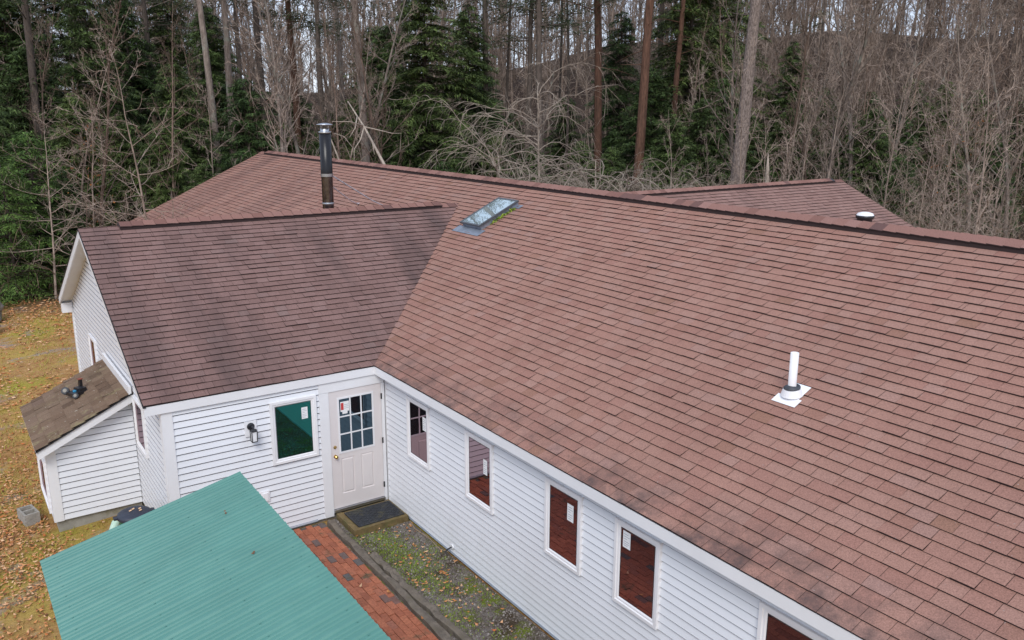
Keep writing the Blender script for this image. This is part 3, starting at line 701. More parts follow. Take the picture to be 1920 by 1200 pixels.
mb = MB(); mb.box((lx0-.024, ly0-.024, -.01), (lx0+.12, ly0-.001, rz(lx0)-.13)); mb.box((lx0-.024, ly0, -.01), (lx0-.001, ly0+.1, rz(lx0)-.13)); mb.build('corner_board', 'trim', lt)
mb = MB(); mb.box((lx0-.024, ly1-.1, -.01), (lx0-.001, ly1+.02, rz(lx0)-.13)); mb.build('corner_board', 'trim', lt)
mb = MB(); mb.box((XC-.075, 2.1, rz(XC)-.04), (XC-.031, 4.5, rz(XC)+.1)); mb.build('flashing_board', 'trim', lt)
mb = MB(); mb.box((lx0+.03, ly0+.03, -.5), (lx1, ly1-.03, -.004)); mb.build('foundation', 'concrete', lt)
def lP(a, z, o): return np.array([lx0-o, ly0+.35+a, z])
mb = MB(); wframe(mb, lP, 1.2, .92, .1, .05); wd = None
h_ = mb.build('window', 'frame', lt); mb = MB(); mb.face([lP(.09, .09, .024), lP(1.11, .09, .024), lP(1.11, .83, .024), lP(.09, .83, .024)]); mb.build('pane', 'glass', h_)

# black plastic oddment lying on the lean-to roof
def pL(x, y, h=0): return np.array([x, y, rz(x)])+h*np.array([-.472*cl, 0, cl])
v = at(146, 742, 1.)-CAM; tt = (2.03+.472*(CAM[0]+3.5)-CAM[2])/(v[2]-.472*v[0]); gp = CAM+v*tt
gx, gy = gp[0], gp[1]
gad = empty('toy_truck', tuple(pL(gx, gy)), 'broken black toy truck with grey wheels on the mossy lean-to roof', 'toy')
mb = MB(); Rg = Matrix.Rotation(math.radians(25), 3, 'Z')
lift = float(rz(gx))
mb.box((-.15, -.1, .035), (.15, .1, .09), R=Rg, c=(gx, gy, lift)); mb.box((-.01, -.085, .09), (.12, .085, .14), R=Rg, c=(gx, gy, lift)); mb.box((.08, .03, .14), (.13, .08, .26), R=Rg, c=(gx, gy, lift)); mb.build('body', 'black_metal', gad)
mb = MB(); mb.box((.07, .02, .26), (.14, .09, .275), R=Rg, c=(gx, gy, lift)); mb.build('rusty_top', 'rust', gad)
mb = MB(); mb.box((-.07, -.03, .0905), (-.035, .015, .115), R=Rg, c=(gx, gy, lift)); mb.build('blue_cap', 'blue', gad)
for (a, c_, z_, r_) in ((-.13, .13, .1, .065), (-.11, -.12, .05, .05)):
    p0 = Rg @ Vector((a, c_-.025, z_))+Vector((gx, gy, lift)); p1 = Rg @ Vector((a, c_+.025, z_))+Vector((gx, gy, lift))
    d = (p0-p1).normalized(); ax = Vector((-.35, -.75, .5)).normalized()
    pc = (p0+p1)/2
    mb = MB(); mb.tube([pc-ax*.03, pc-ax*.02, pc+ax*.02, pc+ax*.03], [r_*.75, r_, r_, r_*.75], 18); wl = mb.build('wheel', 'rubber', gad)
    mb = MB(); mb.tube([pc+ax*.0305, pc+ax*.036], r_*.5, 14); mb.build('hub', 'block', wl)

# ---------------------------------------------------------------- green metal shed in the foreground
HX = 2.1
p1, p2, p3 = at(450, 885, 1), at(75, 1053, 1), at(735, 1200, 1)
def onz(p, z): d = p-CAM; return CAM+d*(z-CAM[2])/d[2]
tR = onz(p1, HX)
d = p2-CAM; tL = CAM+d*(tR[1]-CAM[1])/d[1]
shx1, shy1, shx0, shz0 = tR[0], tR[1], tL[0], tL[2]
shs = (HX-shz0)/(shx1-shx0); shy0 = -8.6
shz = lambda x: shz0+shs*(x-shx0)
shed = empty('garden_shed', ((shx0+shx1)/2, (shy0+shy1)/2, -.2), 'low shed with a ribbed green metal roof beside the brick path', 'shed')
prof = []       # ribbed sheet profile across the ribs
y = shy1
pan = .9
while y > shy0:
    for k, (o, h) in enumerate(((0, .002), (.008, .002), (.024, .021), (.046, .021), (.062, .002), (.098, .002), (.107, .013), (.117, .013), (.126, .002), (.158, .002), (.167, .013), (.177, .013), (.186, .002))): prof.append((y-o, h))
    y -= .229
prof = [(a, h) for a, h in prof if a > shy0]
mb = MB(); nrm = np.array([-shs, 0, 1])/math.sqrt(1+shs*shs)
for i in range(len(prof)-1):
    (ya, ha), (yb, hb) = prof[i], prof[i+1]
    A0 = np.array([shx0, ya, shz(shx0)]); A1 = np.array([shx1, ya, shz(shx1)]); B0 = np.array([shx0, yb, shz(shx0)]); B1 = np.array([shx1, yb, shz(shx1)])
    mb.face((A0+nrm*ha, A1+nrm*ha, B1+nrm*hb, B0+nrm*hb))
    mb.face((A0-nrm*.004, B0-nrm*.004, B0+nrm*hb, A0+nrm*ha)); mb.face((A1-nrm*.004, B1-nrm*.004, B1+nrm*hb, A1+nrm*ha))
mb.face([np.array([a, b_, shz(a)])-nrm*.004 for a, b_ in ((shx0, shy1), (shx1, shy1), (shx1, shy0), (shx0, shy0))])
yy = shy1-.08
while yy > shy0+.1:
    for f in (.06, .36, .66, .95):
        x = shx0+(shx1-shx0)*f; q = np.array([x, yy, shz(x)]); mb.tube([q+nrm*.002, q+nrm*.008], .008, 6, 1)
    yy -= .229
mb.build('roof', ['green_metal', 'green_dark'], shed)
mb = MB()
for (px, py) in ((426, 967), (476, 1040)):
    d_ = at(px, py, 1)-CAM; k_ = (shz0-shs*shx0+shs*CAM[0]-CAM[2])/(d_[2]-shs*d_[0]); q = CAM+d_*k_
    for j in range(3): a = q+rng.normal(0, .015, 3)+nrm*.02; mb.face([a, a+np.array([.018, .006, .004]), a+np.array([.012, .02, .01]), a+np.array([-.006, .012, .004])], 0, .06)
tag(mb.build('leaf_debris', 'leaf'), 'few dry leaf scraps lying on the green metal shed roof', 'leaf scraps')
mb = MB(); i = .12
for (a, b_) in (((shx0+i, shy1-i), (shx1-i, shy1-i)), ((shx1-i, shy1-i), (shx1-i, shy0+i)), ((shx1-i, shy0+i), (shx0+i, shy0+i)), ((shx0+i, shy0+i), (shx0+i, shy1-i))):
    L = math.dist(a, b_); n_ = int(L/.11); dx, dy = (b_[0]-a[0])/L, (b_[1]-a[1])/L; nx_, ny_ = dy, -dx
    for k in range(n_):
        s0, s1, s2 = k*L/n_, (k+.7)*L/n_, (k+1)*L/n_
        def w_(s, o, top): x, y_ = a[0]+dx*s+nx_*o, a[1]+dy*s+ny_*o; return (x, y_, shz(x)-.03 if top else -.28)
        for (sa, oa, sb, ob) in ((s0, .0, s1, .0), (s1, 0, (s1+s2)/2, .015), ((s1+s2)/2, .015, s2, 0)): mb.face((w_(sa, oa, 0), w_(sb, ob, 0), w_(sb, ob, 1), w_(sa, oa, 1)))
mb.build('wall', 'green_dark', shed)
mb = MB()
for k in range(5): y_ = shy1-.1-k*(shy1-shy0-.25)/4; mb.prism([(shx0+.02, y_, shz(shx0+.02)-.008), (shx1-.02, y_, shz(shx1-.02)-.008), (shx1-.02, y_-.045, shz(shx1-.02)-.008), (shx0+.02, y_-.045, shz(shx0+.02)-.008)], (0, 0, -.02))
mb.build('rafters', 'wood_old', shed)

# ---------------------------------------------------------------- trash can, roll, block
tc = empty('trash_can', (-3.96, .36, -.2), 'green trash can with a navy lid between the lean-to and the shed', 'trash can')
c = (-3.96, .36, 0)
mb = MB(); mb.lathe(c, [(.001, -.19), (.19, -.19), (.215, .67), (.225, .69)], 28); mb.build('body', 'can_green', tc, True)
mb = MB(); mb.lathe(c, [(.235, .68), (.24, .71), (.23, .735), (.19, .755), (.1, .767), (.001, .77)], 28); ld = mb.build('lid', 'can_lid', tc, True)
mb = MB()
for sg in (-1, 1): mb.box((c[0]+sg*.255-.03, c[1]-.05, .7), (c[0]+sg*.255+.025, c[1]+.05, .725))
mb.build('handle', 'can_lid', tc)
mb = MB()
for k in range(4): a = np.array([c[0]+rng.uniform(-.1, .08), c[1]+rng.uniform(-.1, .06), .778]); mb.face([a, a+np.array([.04, .01, .004]), a+np.array([.035, .04, .01]), a+np.array([0, .03, .002])], 0, .75)
tag(mb.build('leaf_litter_scraps', 'leaf'), 'orange leaf scraps lying on the navy trash can lid', 'leaf scraps')
q = onz(at(213, 988, 1), .2)
d_ = np.array([-.35, -.45, -.5]); d_ /= np.linalg.norm(d_)
mb = MB(); mb.tube([q-d_*.06+np.array([.02, 0, .02]), q+d_*.55], .06, 16); mb.tube([q-d_*.062+np.array([.02, 0, .02]), q-d_*.06+np.array([.02, 0, .02])], .04, 12, 1)
tag(mb.build('plastic_tube', ['can_pale', 'rust']), 'pale green plastic tube leaning beside the trash can', 'tube')

mb = MB(); R = Matrix.Rotation(math.radians(12), 3, 'Z'); bc = (-5.16, 3.12, -.235); a, l, h, w = .115, .2, .2, .032
for q in (((-a, -l, 0), (-a+w, l, h)), ((a-w, -l, 0), (a, l, h)), ((-a+w, -l, 0), (a-w, -l+w, h)), ((-a+w, l-w, 0), (a-w, l, h)), ((-a+w, -w/2, 0), (a-w, w/2, h)), ((-a+w, -l+w, 0), (a-w, -w/2, .04)), ((-a+w, w/2, 0), (a-w, l-w, .04))): mb.box(*q, R=R, c=bc)
tag(mb.build('cinder_block', 'block'), 'grey concrete block with two holes standing by the lean-to', 'concrete block')

# ---------------------------------------------------------------- doorstep, mat, brick path, timbers, gravel
step = empty('doorstep', (-.5, -.42, -.06), 'damp wooden doorstep frame under the black mat', 'step')
mb = MB(); a0, a1, b0, b1 = -1.0, -.05, -.8, -.075
for q in (((a0, b0, -.07), (a1, b0+.09, .062)), ((a0, b0+.092, -.07), (a0+.09, b1, .06)), ((a1-.06, b0+.092, -.07), (a1, b1, .06)), ((a0+.092, b0+.092, -.07), (a1-.062, b1, .05))): mb.box(*q)
mb.build('boards', 'wood_wet', step)
mb = MB(); m0, m1, n0, n1 = -.9, -.09, -.735, -.16; Rm = Matrix.Rotation(math.radians(0), 3, 'Z')
mb.box((m0, n0, .064), (m1, n1, .073)); N = 15
for k in range(-N, N+1):
    for sg in (-1, 1):
        # diagonal ridges clipped to the mat
        pts = []
        cxm, cym = (m0+m1)/2, (n0+n1)/2; hw, hh = (m1-m0)/2-.03, (n1-n0)/2-.03; o = k*.075
        for tpar in np.linspace(-1, 1, 121):
            x = tpar*hw; y = sg*(x*.8)+o
            if abs(y) <= hh: pts.append((cxm+x, cym+y, .076 if sg > 0 else .0755))
        if len(pts) > 2: mb.tube([pts[0], pts[-1]], .009, 4)
for q in (((m0, n0, .0735), (m1, n0+.025, .082)), ((m0, n1-.025, .0735), (m1, n1, .082)), ((m0, n0+.0255, .0735), (m0+.025, n1-.0255, .082)), ((m1-.025, n0+.0255, .0735), (m1, n1-.0255, .082))): mb.box(*q)
tag(mb.build('door_mat', 'mat_rubber'), 'black ribbed rubber door mat in front of the entry door', 'door mat')

mb = MB(); mb.face([(-1.12, -12, -.045), (-.03, -12, -.045), (-.03, -.03, -.045), (-1.12, -.03, -.045)])
tag(mb.build('gravel_bed', 'gravel'), 'mossy gravel strip between the timbers and the long wall', None, kind='structure')
mb = MB(); mb.face([(-3.0, -9, -.052), (-1.21, -9, -.052), (-1.21, -.03, -.052), (-3.0, -.03, -.052)], 1)
bl, bw = .2, .098; row = 0; x = -1.24
while x > -2.98:
    y = -.05-(.1 if row % 2 else 0)
    while y > -8.9:
        tn = float(np.clip(rng.normal(.62, .17), .05, .98)) if rng.random() > .07 else rng.uniform(0, .12)
        Rr = Matrix.Rotation(rng.normal(0, .02), 3, 'Z') @ Matrix.Rotation(rng.normal(0, .012), 3, 'X')
        mb.box((-bw/2+.003, -bl/2+.003, -.03), (bw/2-.003, bl/2-.003, .014+rng.normal(0, .003)), 0, tn, R=Rr, c=(x-bw/2, y-bl/2, -.045))
        y -= bl
    x -= bw; row += 1
tag(mb.build('brick_path', ['brick', 'gravel']), 'red brick path running under the edge of the green shed', None, kind='structure')
def timber(pts, w, h, name, label):
    mb = MB(); n = 26
    P = np.array(pts, float); T = np.linspace(0, 1, n); px = np.interp(T, np.linspace(0, 1, len(P)), P[:, 0]); py = np.interp(T, np.linspace(0, 1, len(P)), P[:, 1])
    ring = []
    for k in range(n):
        j = lambda s: rng.normal(0, s); ww_, hh_ = w*(1+j(.14)), h*(1+j(.12)); o = j(.008)
        ring.append([(px[k]+o-ww_/2, py[k], -.09), (px[k]+o-ww_/2+j(.006), py[k], -.045+hh_*.8), (px[k]+o-ww_*.2, py[k], -.045+hh_), (px[k]+o+ww_*.25, py[k], -.045+hh_*(1+j(.1))), (px[k]+o+ww_/2+j(.006), py[k], -.045+hh_*.75), (px[k]+o+ww_/2, py[k], -.09)])
    for r in ring: mb.v += r
    for k in range(n-1):
        for q in range(5): mb.f.append((k*6+q, k*6+q+1, k*6+7+q, k*6+6+q)); mb.m.append(0); mb.t.append(.5)
    mb.f += [tuple(range(6)), tuple(range(6*n-6, 6*n))]; mb.m += [0, 0]; mb.t += [.5, .5]
    return tag(mb.build(name, 'wood_old'), label, 'timber', 'old timbers edging the brick path')
timber([(-1.16, -.16), (-1.15, -2), (-1.17, -4), (-1.2, -8.8)], .1, .075, 'edging_timber', 'weathered grey edging timber touching the red bricks')
timber([(-1.04, -1.55), (-1.03, -2.6), (-.98, -4.2), (-.99, -8.8)], .11, .09, 'edging_timber', 'split weathered timber on the gravel side of the edging')
mb = MB(); mb.tube([(-.04, -.85, -.02), (-.1, -1.1, -.03), (-.06, -1.5, -.03), (-.09, -1.9, -.03), (-.05, -2.1, .0)], .006, 6); tag(mb.build('cable', 'tan'), 'thin tan cable lying along the foot of the long wall', 'cable')

# loose ground cover
def leaf_quads(n, xs, ys, size, z=None, tmin=0, tmax=1):
    x = rng.uniform(*xs, n); y = rng.uniform(*ys, n); s = rng.uniform(size*.5, size, n); a = rng.uniform(0, 2*PI, n)
    zz = (ground_h(x, y) if z is None else z)+.008+rng.random(n)*.02
    tl = rng.normal(0, .3, (n, 2)); P = np.zeros((n, 4, 3))
    for k, (u, v_) in enumerate(((-1, 0), (0, -.5), (1, 0), (0, .5))):
        dx = (u*np.cos(a)-v_*np.sin(a))*s/2; dy = (u*np.sin(a)+v_*np.cos(a))*s/2
        P[:, k] = np.stack([x+dx, y+dy, zz+np.abs(dx*tl[:, 0]+dy*tl[:, 1])+.15*s*abs(u)], -1)
    return P, x, y
def inhouse(x, y): return ((x > -4.9) & (x < XC+.05) & (y > 2.3) & (y < 4.4)) | ((x > XC) & (y > -.05) & (y < YF)) | ((x > -.02) & (y > YN)) | ((x > shx0) & (x < shx1) & (y < shy1))
mb = MB()
for n, xs, ys, sz in ((24000, (-12, -3.2), (-6, 12), .1), (20000, (-14, 1), (9, 30), .15), (14000, (-8, -3.3), (-4, 7), .085)):
    P, x, y = leaf_quads(n, xs, ys, sz); d = np.sin(x*1.1+2)*np.sin(y*.6)+rng.normal(0, .6, n)+np.where(y > 17, .8, 0)+np.where(x < -6.5, .5, 0); k = ~inhouse(x, y) & (d > .1)
    mb.quads(P[k], 0, np.clip(rng.normal(.5, .28, k.sum()), 0, 1))
tag(mb.build('fallen_leaves', 'leaf'), 'brown and orange fallen leaves scattered over the lawn', 'leaves', kind='stuff')
mb = MB(); P, x, y = leaf_quads(700, (-1.1, -.05), (-8, -.8), .08, -.04); d = np.exp(-((y+2.6)/1.4)**2)*np.exp(-((x+.5)/.45)**2)+np.exp(-((y+.95)/.2)**2)
k = rng.random(700) < .025+d*.75; mb.quads(P[k], 0, np.clip(rng.normal(.6, .22, k.sum()), 0, 1))
P, x, y = leaf_quads(16, (-2.9, -1.1), (-6, -.2), .1, -.03); mb.quads(P, 0, np.clip(rng.normal(.6, .2, 16), 0, 1))
tag(mb.build('courtyard_leaves', 'leaf'), 'scattered oak leaves on the gravel beside the doorstep', 'leaves', kind='stuff')
mb = MB(); n = 7000; x = rng.uniform(-1.08, -.04, n); y = -.1-rng.random(n)*9; s = rng.uniform(.008, .02, n)
for k in range(n):
    z = -.045; q = s[k]; a = rng.random(4)*.6+.6
    top = (x[k], y[k], z+q*.9); b_ = [(x[k]+q*a[0], y[k], z), (x[k], y[k]+q*a[1], z), (x[k]-q*a[2], y[k], z), (x[k], y[k]-q*a[3], z)]; tn = float(np.clip(rng.normal(.45, .25), .01, .99))
    for i in range(4): mb.face((b_[i], b_[(i+1) % 4], top), 0, tn)
tag(mb.build('pebbles', 'pebble'), 'small grey and brown pebbles on the gravel strip', 'pebbles', kind='stuff')
def blades(n, x, y, z, h, w, mat, name, label):
    a = rng.uniform(0, 2*PI, n); hh = h*rng.uniform(.4, 1, n); lx, ly = rng.normal(0, .6, n)*hh, rng.normal(0, .6, n)*hh
    P = np.zeros((n, 4, 3)); dx, dy = np.cos(a)*w, np.sin(a)*w
    P[:, 0] = np.stack([x-dx, y-dy, z], -1); P[:, 1] = np.stack([x+dx, y+dy, z], -1); P[:, 2] = np.stack([x+lx+dx*.2, y+ly+dy*.2, z+hh], -1); P[:, 3] = np.stack([x+lx-dx*.2, y+ly-dy*.2, z+hh], -1)
    mb = MB(); mb.quads(P, 0, np.clip(rng.normal(.5, .3, n), 0, 1)); return tag(mb.build(name, mat), label, 'grass', kind='stuff')
n = 60000; x = rng.uniform(-12, -2, n); y = rng.uniform(-6, 24, n); pat = np.sin(x*.9)+np.sin(y*.55+x*.3)+np.sin(y*1.3-x)*.6+rng.normal(0, .7, n); k = (pat > .1) & ~inhouse(x, y); x, y = x[k], y[k]
blades(len(x), x, y, ground_h(x, y), .075, .009, 'grassblade', 'lawn_grass', 'dry yellow green grass patches left of the house')
n = 34000; x = rng.uniform(-1.08, -.05, n); y = rng.uniform(-8, -.1, n); pat = 1.3*np.exp(-((y+1.9)/1.1)**2-((x+.66)/.27)**2)+.5*np.exp(-((y+3.6)/.5)**2-((x+.8)/.18)**2)+.5*np.exp(-((y+.9)/.35)**2-((x+.95)/.2)**2)+.25*(np.sin(x*9)*np.sin(y*4) > .55); k = rng.random(n) < pat*.9; x, y = x[k], y[k]
blades(len(x), x, y, np.full(len(x), -.05), .035, .006, 'mossblade', 'green_weeds', 'low green weeds growing in the gravel strip')

# mossy boulders at the left edge
def boulder(p, s, label):
    mb = MB(); n, m_ = 14, 9; off = rng.uniform(0, 9, 3)
    for i in range(m_+1):
        th = PI*i/m_
        for j in range(n):
            ph = 2*PI*j/n; dv = np.array([math.sin(th)*math.cos(ph), math.sin(th)*math.sin(ph), math.cos(th)])
            r = 1+.22*math.sin(dv[0]*3.1+off[0])*math.sin(dv[1]*3.7+off[1])+.12*math.sin(dv[2]*6+off[2]+dv[0]*5); mb.v.append(tuple(np.array(p)+dv*np.array(s)*r))
    for i in range(m_):
        for j in range(n): mb.f.append((i*n+j, i*n+(j+1) % n, (i+1)*n+(j+1) % n, (i+1)*n+j)); mb.m.append(0); mb.t.append(.5)
    return tag(mb.build('boulder', 'rock'), label, 'boulder', 'boulders at the lawn edge')
q = onz(at(0, 598, 1), -.1); boulder((q[0]-.3, q[1]+.3, .15), (.42, .4, .5), 'pale grey boulder at the left edge of the lawn, upper one')
q = onz(at(-2, 620, 1), -.2); boulder((q[0]-.3, q[1], 0), (.36, .35, .36), 'mossy grey boulder at the left edge of the lawn, lower one')

# ---------------------------------------------------------------- trees
def nv(v): return v/math.sqrt(v @ v)
def make_bare(name, seed, H, r0, nb, blen, first, elev, fine, bark_, twig_, label, group, droop=0, lean=0, sub=6, leaves=0):
    """leafless tree: trunk and limbs, and a mesh of finer branches"""
    R_ = np.random.default_rng(seed); root = empty(name, (0, 0, 0), label, 'tree', group)
    tr, br = MB(), MB()
    n = 14; P = [np.array([0, 0, -.3])]; d = np.array([lean, 0, 1.0])
    for i in range(n):
        d = nv(d+R_.normal(0, .05, 3)*np.array([1, 1, .2])); P.append(P[-1]+d*H/n)
    rad = [r0*(1-.93*(i/n)**.9) for i in range(n+1)]; rad[0] *= 1.35
    tr.tube(P, rad, 8)
    tips = []
    def limb(mb, p, d, L, r, k, up_, jit, sides):
        pts = [p]; 
        for i in range(k):
            d = nv(d+R_.normal(0, jit, 3)+np.array([0, 0, up_])); pts.append(pts[-1]+d*L/k)
        mb.tube(pts, [r*(1-.75*i/k) for i in range(k+1)], sides, cap=False); return pts
    for b in range(nb):
        f = first+(0.98-first)*(b+R_.random())/nb; q = f*n; i = min(int(q), n-1); p = P[i]+(P[i+1]-P[i])*(q-i)
        az = b*2.4+R_.normal(0, .4); el = elev+R_.normal(0, .22)+.35*f; L = blen*(1-.62*f)*R_.uniform(.6, 1.15)
        d0 = np.array([math.cos(az)*math.cos(el), math.sin(az)*math.cos(el), math.sin(el)]); r = min(rad[i]*.5, .012+.012*L)
        pts = limb(tr, p, d0, L, r, 6, .06-droop, .13, 5)
        for s in range(sub):
            t = .2+.78*(s+R_.random())/sub; q2 = t*6; j = min(int(q2), 5); p2 = pts[j]+(pts[j+1]-pts[j])*(q2-j)
            dd = nv(pts[j+1]-pts[j]); d2 = nv(dd*.75+R_.normal(0, .5, 3)+np.array([0, 0, .12-droop*1.4])); L2 = L*.42*(1.15-t*.6)*R_.uniform(.6, 1.2)
            pt2 = limb(br, p2, d2, L2, max(r*.45, .0095), 4, .05-droop*1.6, .17, 3)
            for w in range(fine):
                t3 = R_.uniform(.15, 1); q3 = t3*4; m_ = min(int(q3), 3); p3 = pt2[m_]+(pt2[m_+1]-pt2[m_])*(q3-m_)
                d3 = nv(nv(pt2[m_+1]-pt2[m_])*.8+R_.normal(0, .55, 3)+np.array([0, 0, .1-droop*2])); L3 = L2*R_.uniform(.3, .6)
                pt3 = limb(br, p3, d3, L3, .0075, 3, .04-droop*2, .2, 3); tips.append(pt3[-1])
                if fine > 3:
                    for _ in range(2):
                        p4 = pt3[R_.integers(1, 3)]; limb(br, p4, nv(pt3[-1]-pt3[-2])+R_.normal(0, .5, 3), L3*.5, .006, 2, -droop*2, .2, 3)
    tr.build('trunk', bark_, root, True); br.build('crown', twig_, root)
    if leaves:
        T = np.array(tips); idx = R_.integers(0, len(T), leaves); c = T[idx]+R_.normal(0, .1, (leaves, 3)); e = R_.normal(0, .04, (leaves, 2, 3)); Q = np.stack([c, c+e[:, 0], c+e[:, 0]+e[:, 1], c+e[:, 1]], 1)
        mb = MB(); mb.quads(Q); mb.build('dead_leaves', 'deadleaf', root)
    return root
def make_conifer(name, seed, H, Rmax, z0, nbr, bark_, fol, label, group, r0=.16, shape=.58, droop=.35, leaf=.25, dens=1.15, cat='tree'):
    """evergreen: trunk plus drooping branch sprays of small needle blades"""
    R_ = np.random.default_rng(seed); root = empty(name, (0, 0, 0), label, cat, group)
    tr = MB(); tr.tube([(0, 0, -.3), (.05, 0, H*.3), (0, .06, H*.65), (0, 0, H)], [r0*1.2, r0*.85, r0*.5, .02], 8)
    Q = []
    for b in range(nbr):
        f = ((b+R_.random())/nbr); z = z0+(H-z0)*f; L = Rmax*(1-f)**shape*R_.uniform(.55, 1.12)+.18
        az = R_.uniform(0, 2*PI); k = max(3, int(L/.16*dens)); el = .25-.2*(1-f)+R_.normal(0, .12)
        ts = (np.arange(k)+R_.random(k)*.8)/k
        ts = .12+.88*ts
        r = L*ts; zz = z+r*math.tan(el)-droop*r*r/L*.9; lat = R_.normal(0, .1)*r
        cx_ = r*math.cos(az)-lat*math.sin(az); cy_ = r*math.sin(az)+lat*math.cos(az)
        if L > .8: tr.tube([(0, 0, z), (L*.45*math.cos(az), L*.45*math.sin(az), z+L*.45*math.tan(el)-droop*L*.2*.9), (L*.9*math.cos(az), L*.9*math.sin(az), z+L*.9*math.tan(el)-droop*L*.81*.9)], [.012+.008*L, .012, .005], 4, cap=False)
        for sd_ in (-1, 1):
            sl = (.12+.42*L/Rmax*(1-ts)*1.6+.1)*R_.uniform(.6, 1.2, k)
            for q in range(6):
                u = (q+R_.random(k))/6*sl; ang = az+sd_*(.95+R_.normal(0, .2, k))
                x = cx_+u*np.cos(ang); y = cy_+u*np.sin(ang); zq = zz-.28*u+R_.normal(0, .035, k)
                c = np.stack([x, y, zq], -1); a2 = ang+R_.normal(0, .5, k); l = leaf*R_.uniform(.6, 1.25, k); w = l*R_.uniform(.14, .27, k)
                fw = np.stack([np.cos(a2), np.sin(a2), -.35+R_.normal(0, .3, k)], -1)*l[:, None]; sdv = np.stack([-np.sin(a2), np.cos(a2), R_.normal(0, .35, k)], -1)*w[:, None]
                Q.append(np.stack([c-sdv*.5, c+fw*.5-sdv*.15-fw*.0, c+fw, c+sdv*.5], 1))
    Q = np.concatenate(Q); tr.build('trunk', bark_, root, True)
    mb = MB(); mb.quads(Q); mb.build('crown', fol, root); return root
def make_pine(name, seed, H, r0, z0, ncl, bark_, label, group, lean=0, stubs=14, Rc=3.0):
    """tall forest pine: bare trunk with dead stubs and tufted branches high up"""
    R_ = np.random.default_rng(seed); root = empty(name, (0, 0, 0), label, 'tree', group); tr = MB(); n = 10; P = [np.array([0, 0, -.3])]; d = np.array([lean, 0, 1.])
    for i in range(n): d = nv(d+R_.normal(0, .018, 3)*np.array([1, 1, 0])); P.append(P[-1]+d*H/n)
    tr.tube(P, [r0*(1.25 if i == 0 else 1-.75*i/n) for i in range(n+1)], 10)
    def pt(z): q = min(max(z/H*n, 0), n-.01); i = int(q); return P[i]+(P[i+1]-P[i])*(q-i)
    for s in range(stubs):
        z = R_.uniform(2.5, H*.7); az = R_.uniform(0, 6.28); L = R_.uniform(.3, 1.9); p = pt(z); m_ = p+np.array([math.cos(az), math.sin(az), R_.normal(-.05, .25)])*L*.5; e = m_+np.array([math.cos(az), math.sin(az), R_.normal(-.2, .3)])*L*.5
        tr.tube([p, m_, e], [.022, .014, .006], 4, cap=False)
    Q = []
    for b in range(ncl):
        f = R_.random()**.8; z = z0+(H-z0)*f; az = R_.uniform(0, 6.28); L = Rc*(1-.7*f)*R_.uniform(.4, 1.1); p = pt(z); el = R_.normal(.05, .15)
        dv = np.array([math.cos(az), math.sin(az), el]); e = p+dv*L-np.array([0, 0, .12*L]); tr.tube([p, p+dv*L*.5, e], [.03, .02, .006], 4, cap=False)
        for t in np.linspace(.35, 1, 5):
            c0 = p+dv*L*t+R_.normal(0, .22, 3)*np.array([1, 1, .5]); k = 36
            c = c0+R_.normal(0, .24, (k, 3))*np.array([1, 1, .45]); a = R_.normal(0, 1, (k, 3)); a[:, 2] *= .5; a /= np.linalg.norm(a, axis=1)[:, None]; bb = R_.normal(0, 1, (k, 3)); bb -= a*(a*bb).sum(1)[:, None]; bb /= np.linalg.norm(bb, axis=1)[:, None]
            l = R_.uniform(.12, .24, k)[:, None]; Q.append(np.stack([c-bb*l*.06, c+a*l*.5-bb*l*.1, c+a*l, c+bb*l*.06], 1))
    tr.build('trunk', bark_, root, True)
    if Q: mb = MB(); mb.quads(np.concatenate(Q)); mb.build('crown', 'pine', root)
    return root
def place(px, depth, jx=0):
    p = at(px, 208, depth); x, y = p[0], p[1]; return (x, y, float(ground_h(np.array(x), np.array(y))))
def put(root, px, depth, rz=0, sc=1):
    root.location = place(px, depth); root.rotation_euler = (0, 0, rz); root.scale = (sc,)*3; return root

# evergreens -------------------------------------------------
G_H = 'dense evergreens along the forest edge'
hemA = make_conifer('hemlock_tree', 11, 14, 4.2, .4, 430, 'bark_dark', 'hem', 'broad dark hemlock behind the stove pipe, its top near the sky', G_H)
hemB = make_conifer('hemlock_tree', 12, 11, 3.7, .2, 360, 'bark_dark', 'hem', 'dark hemlock in the dense evergreen stand behind the left wing', G_H)
hemC = make_conifer('hemlock_tree', 13, 16, 3.9, 1.2, 400, 'bark_dark', 'hem', 'tall loose hemlock in the evergreen stand at the left', G_H, droop=.45)
small = make_conifer('young_spruce', 14, 5.2, 2.1, .05, 190, 'bark_dark', 'hem_bright', 'bright green young spruce at the lawn edge left of the gable', 'young spruces along the lawn edge', r0=.07, droop=.3, leaf=.15, dens=1.3)
put(hemA, 800, 39, .4, .9); put(hemB, 460, 36, 1, .72); put(hemC, 180, 40, 2, .78)
put(small, 45, 31, 0, 1.12)
L_left = 'dark hemlock in the dense evergreen stand behind the left wing'
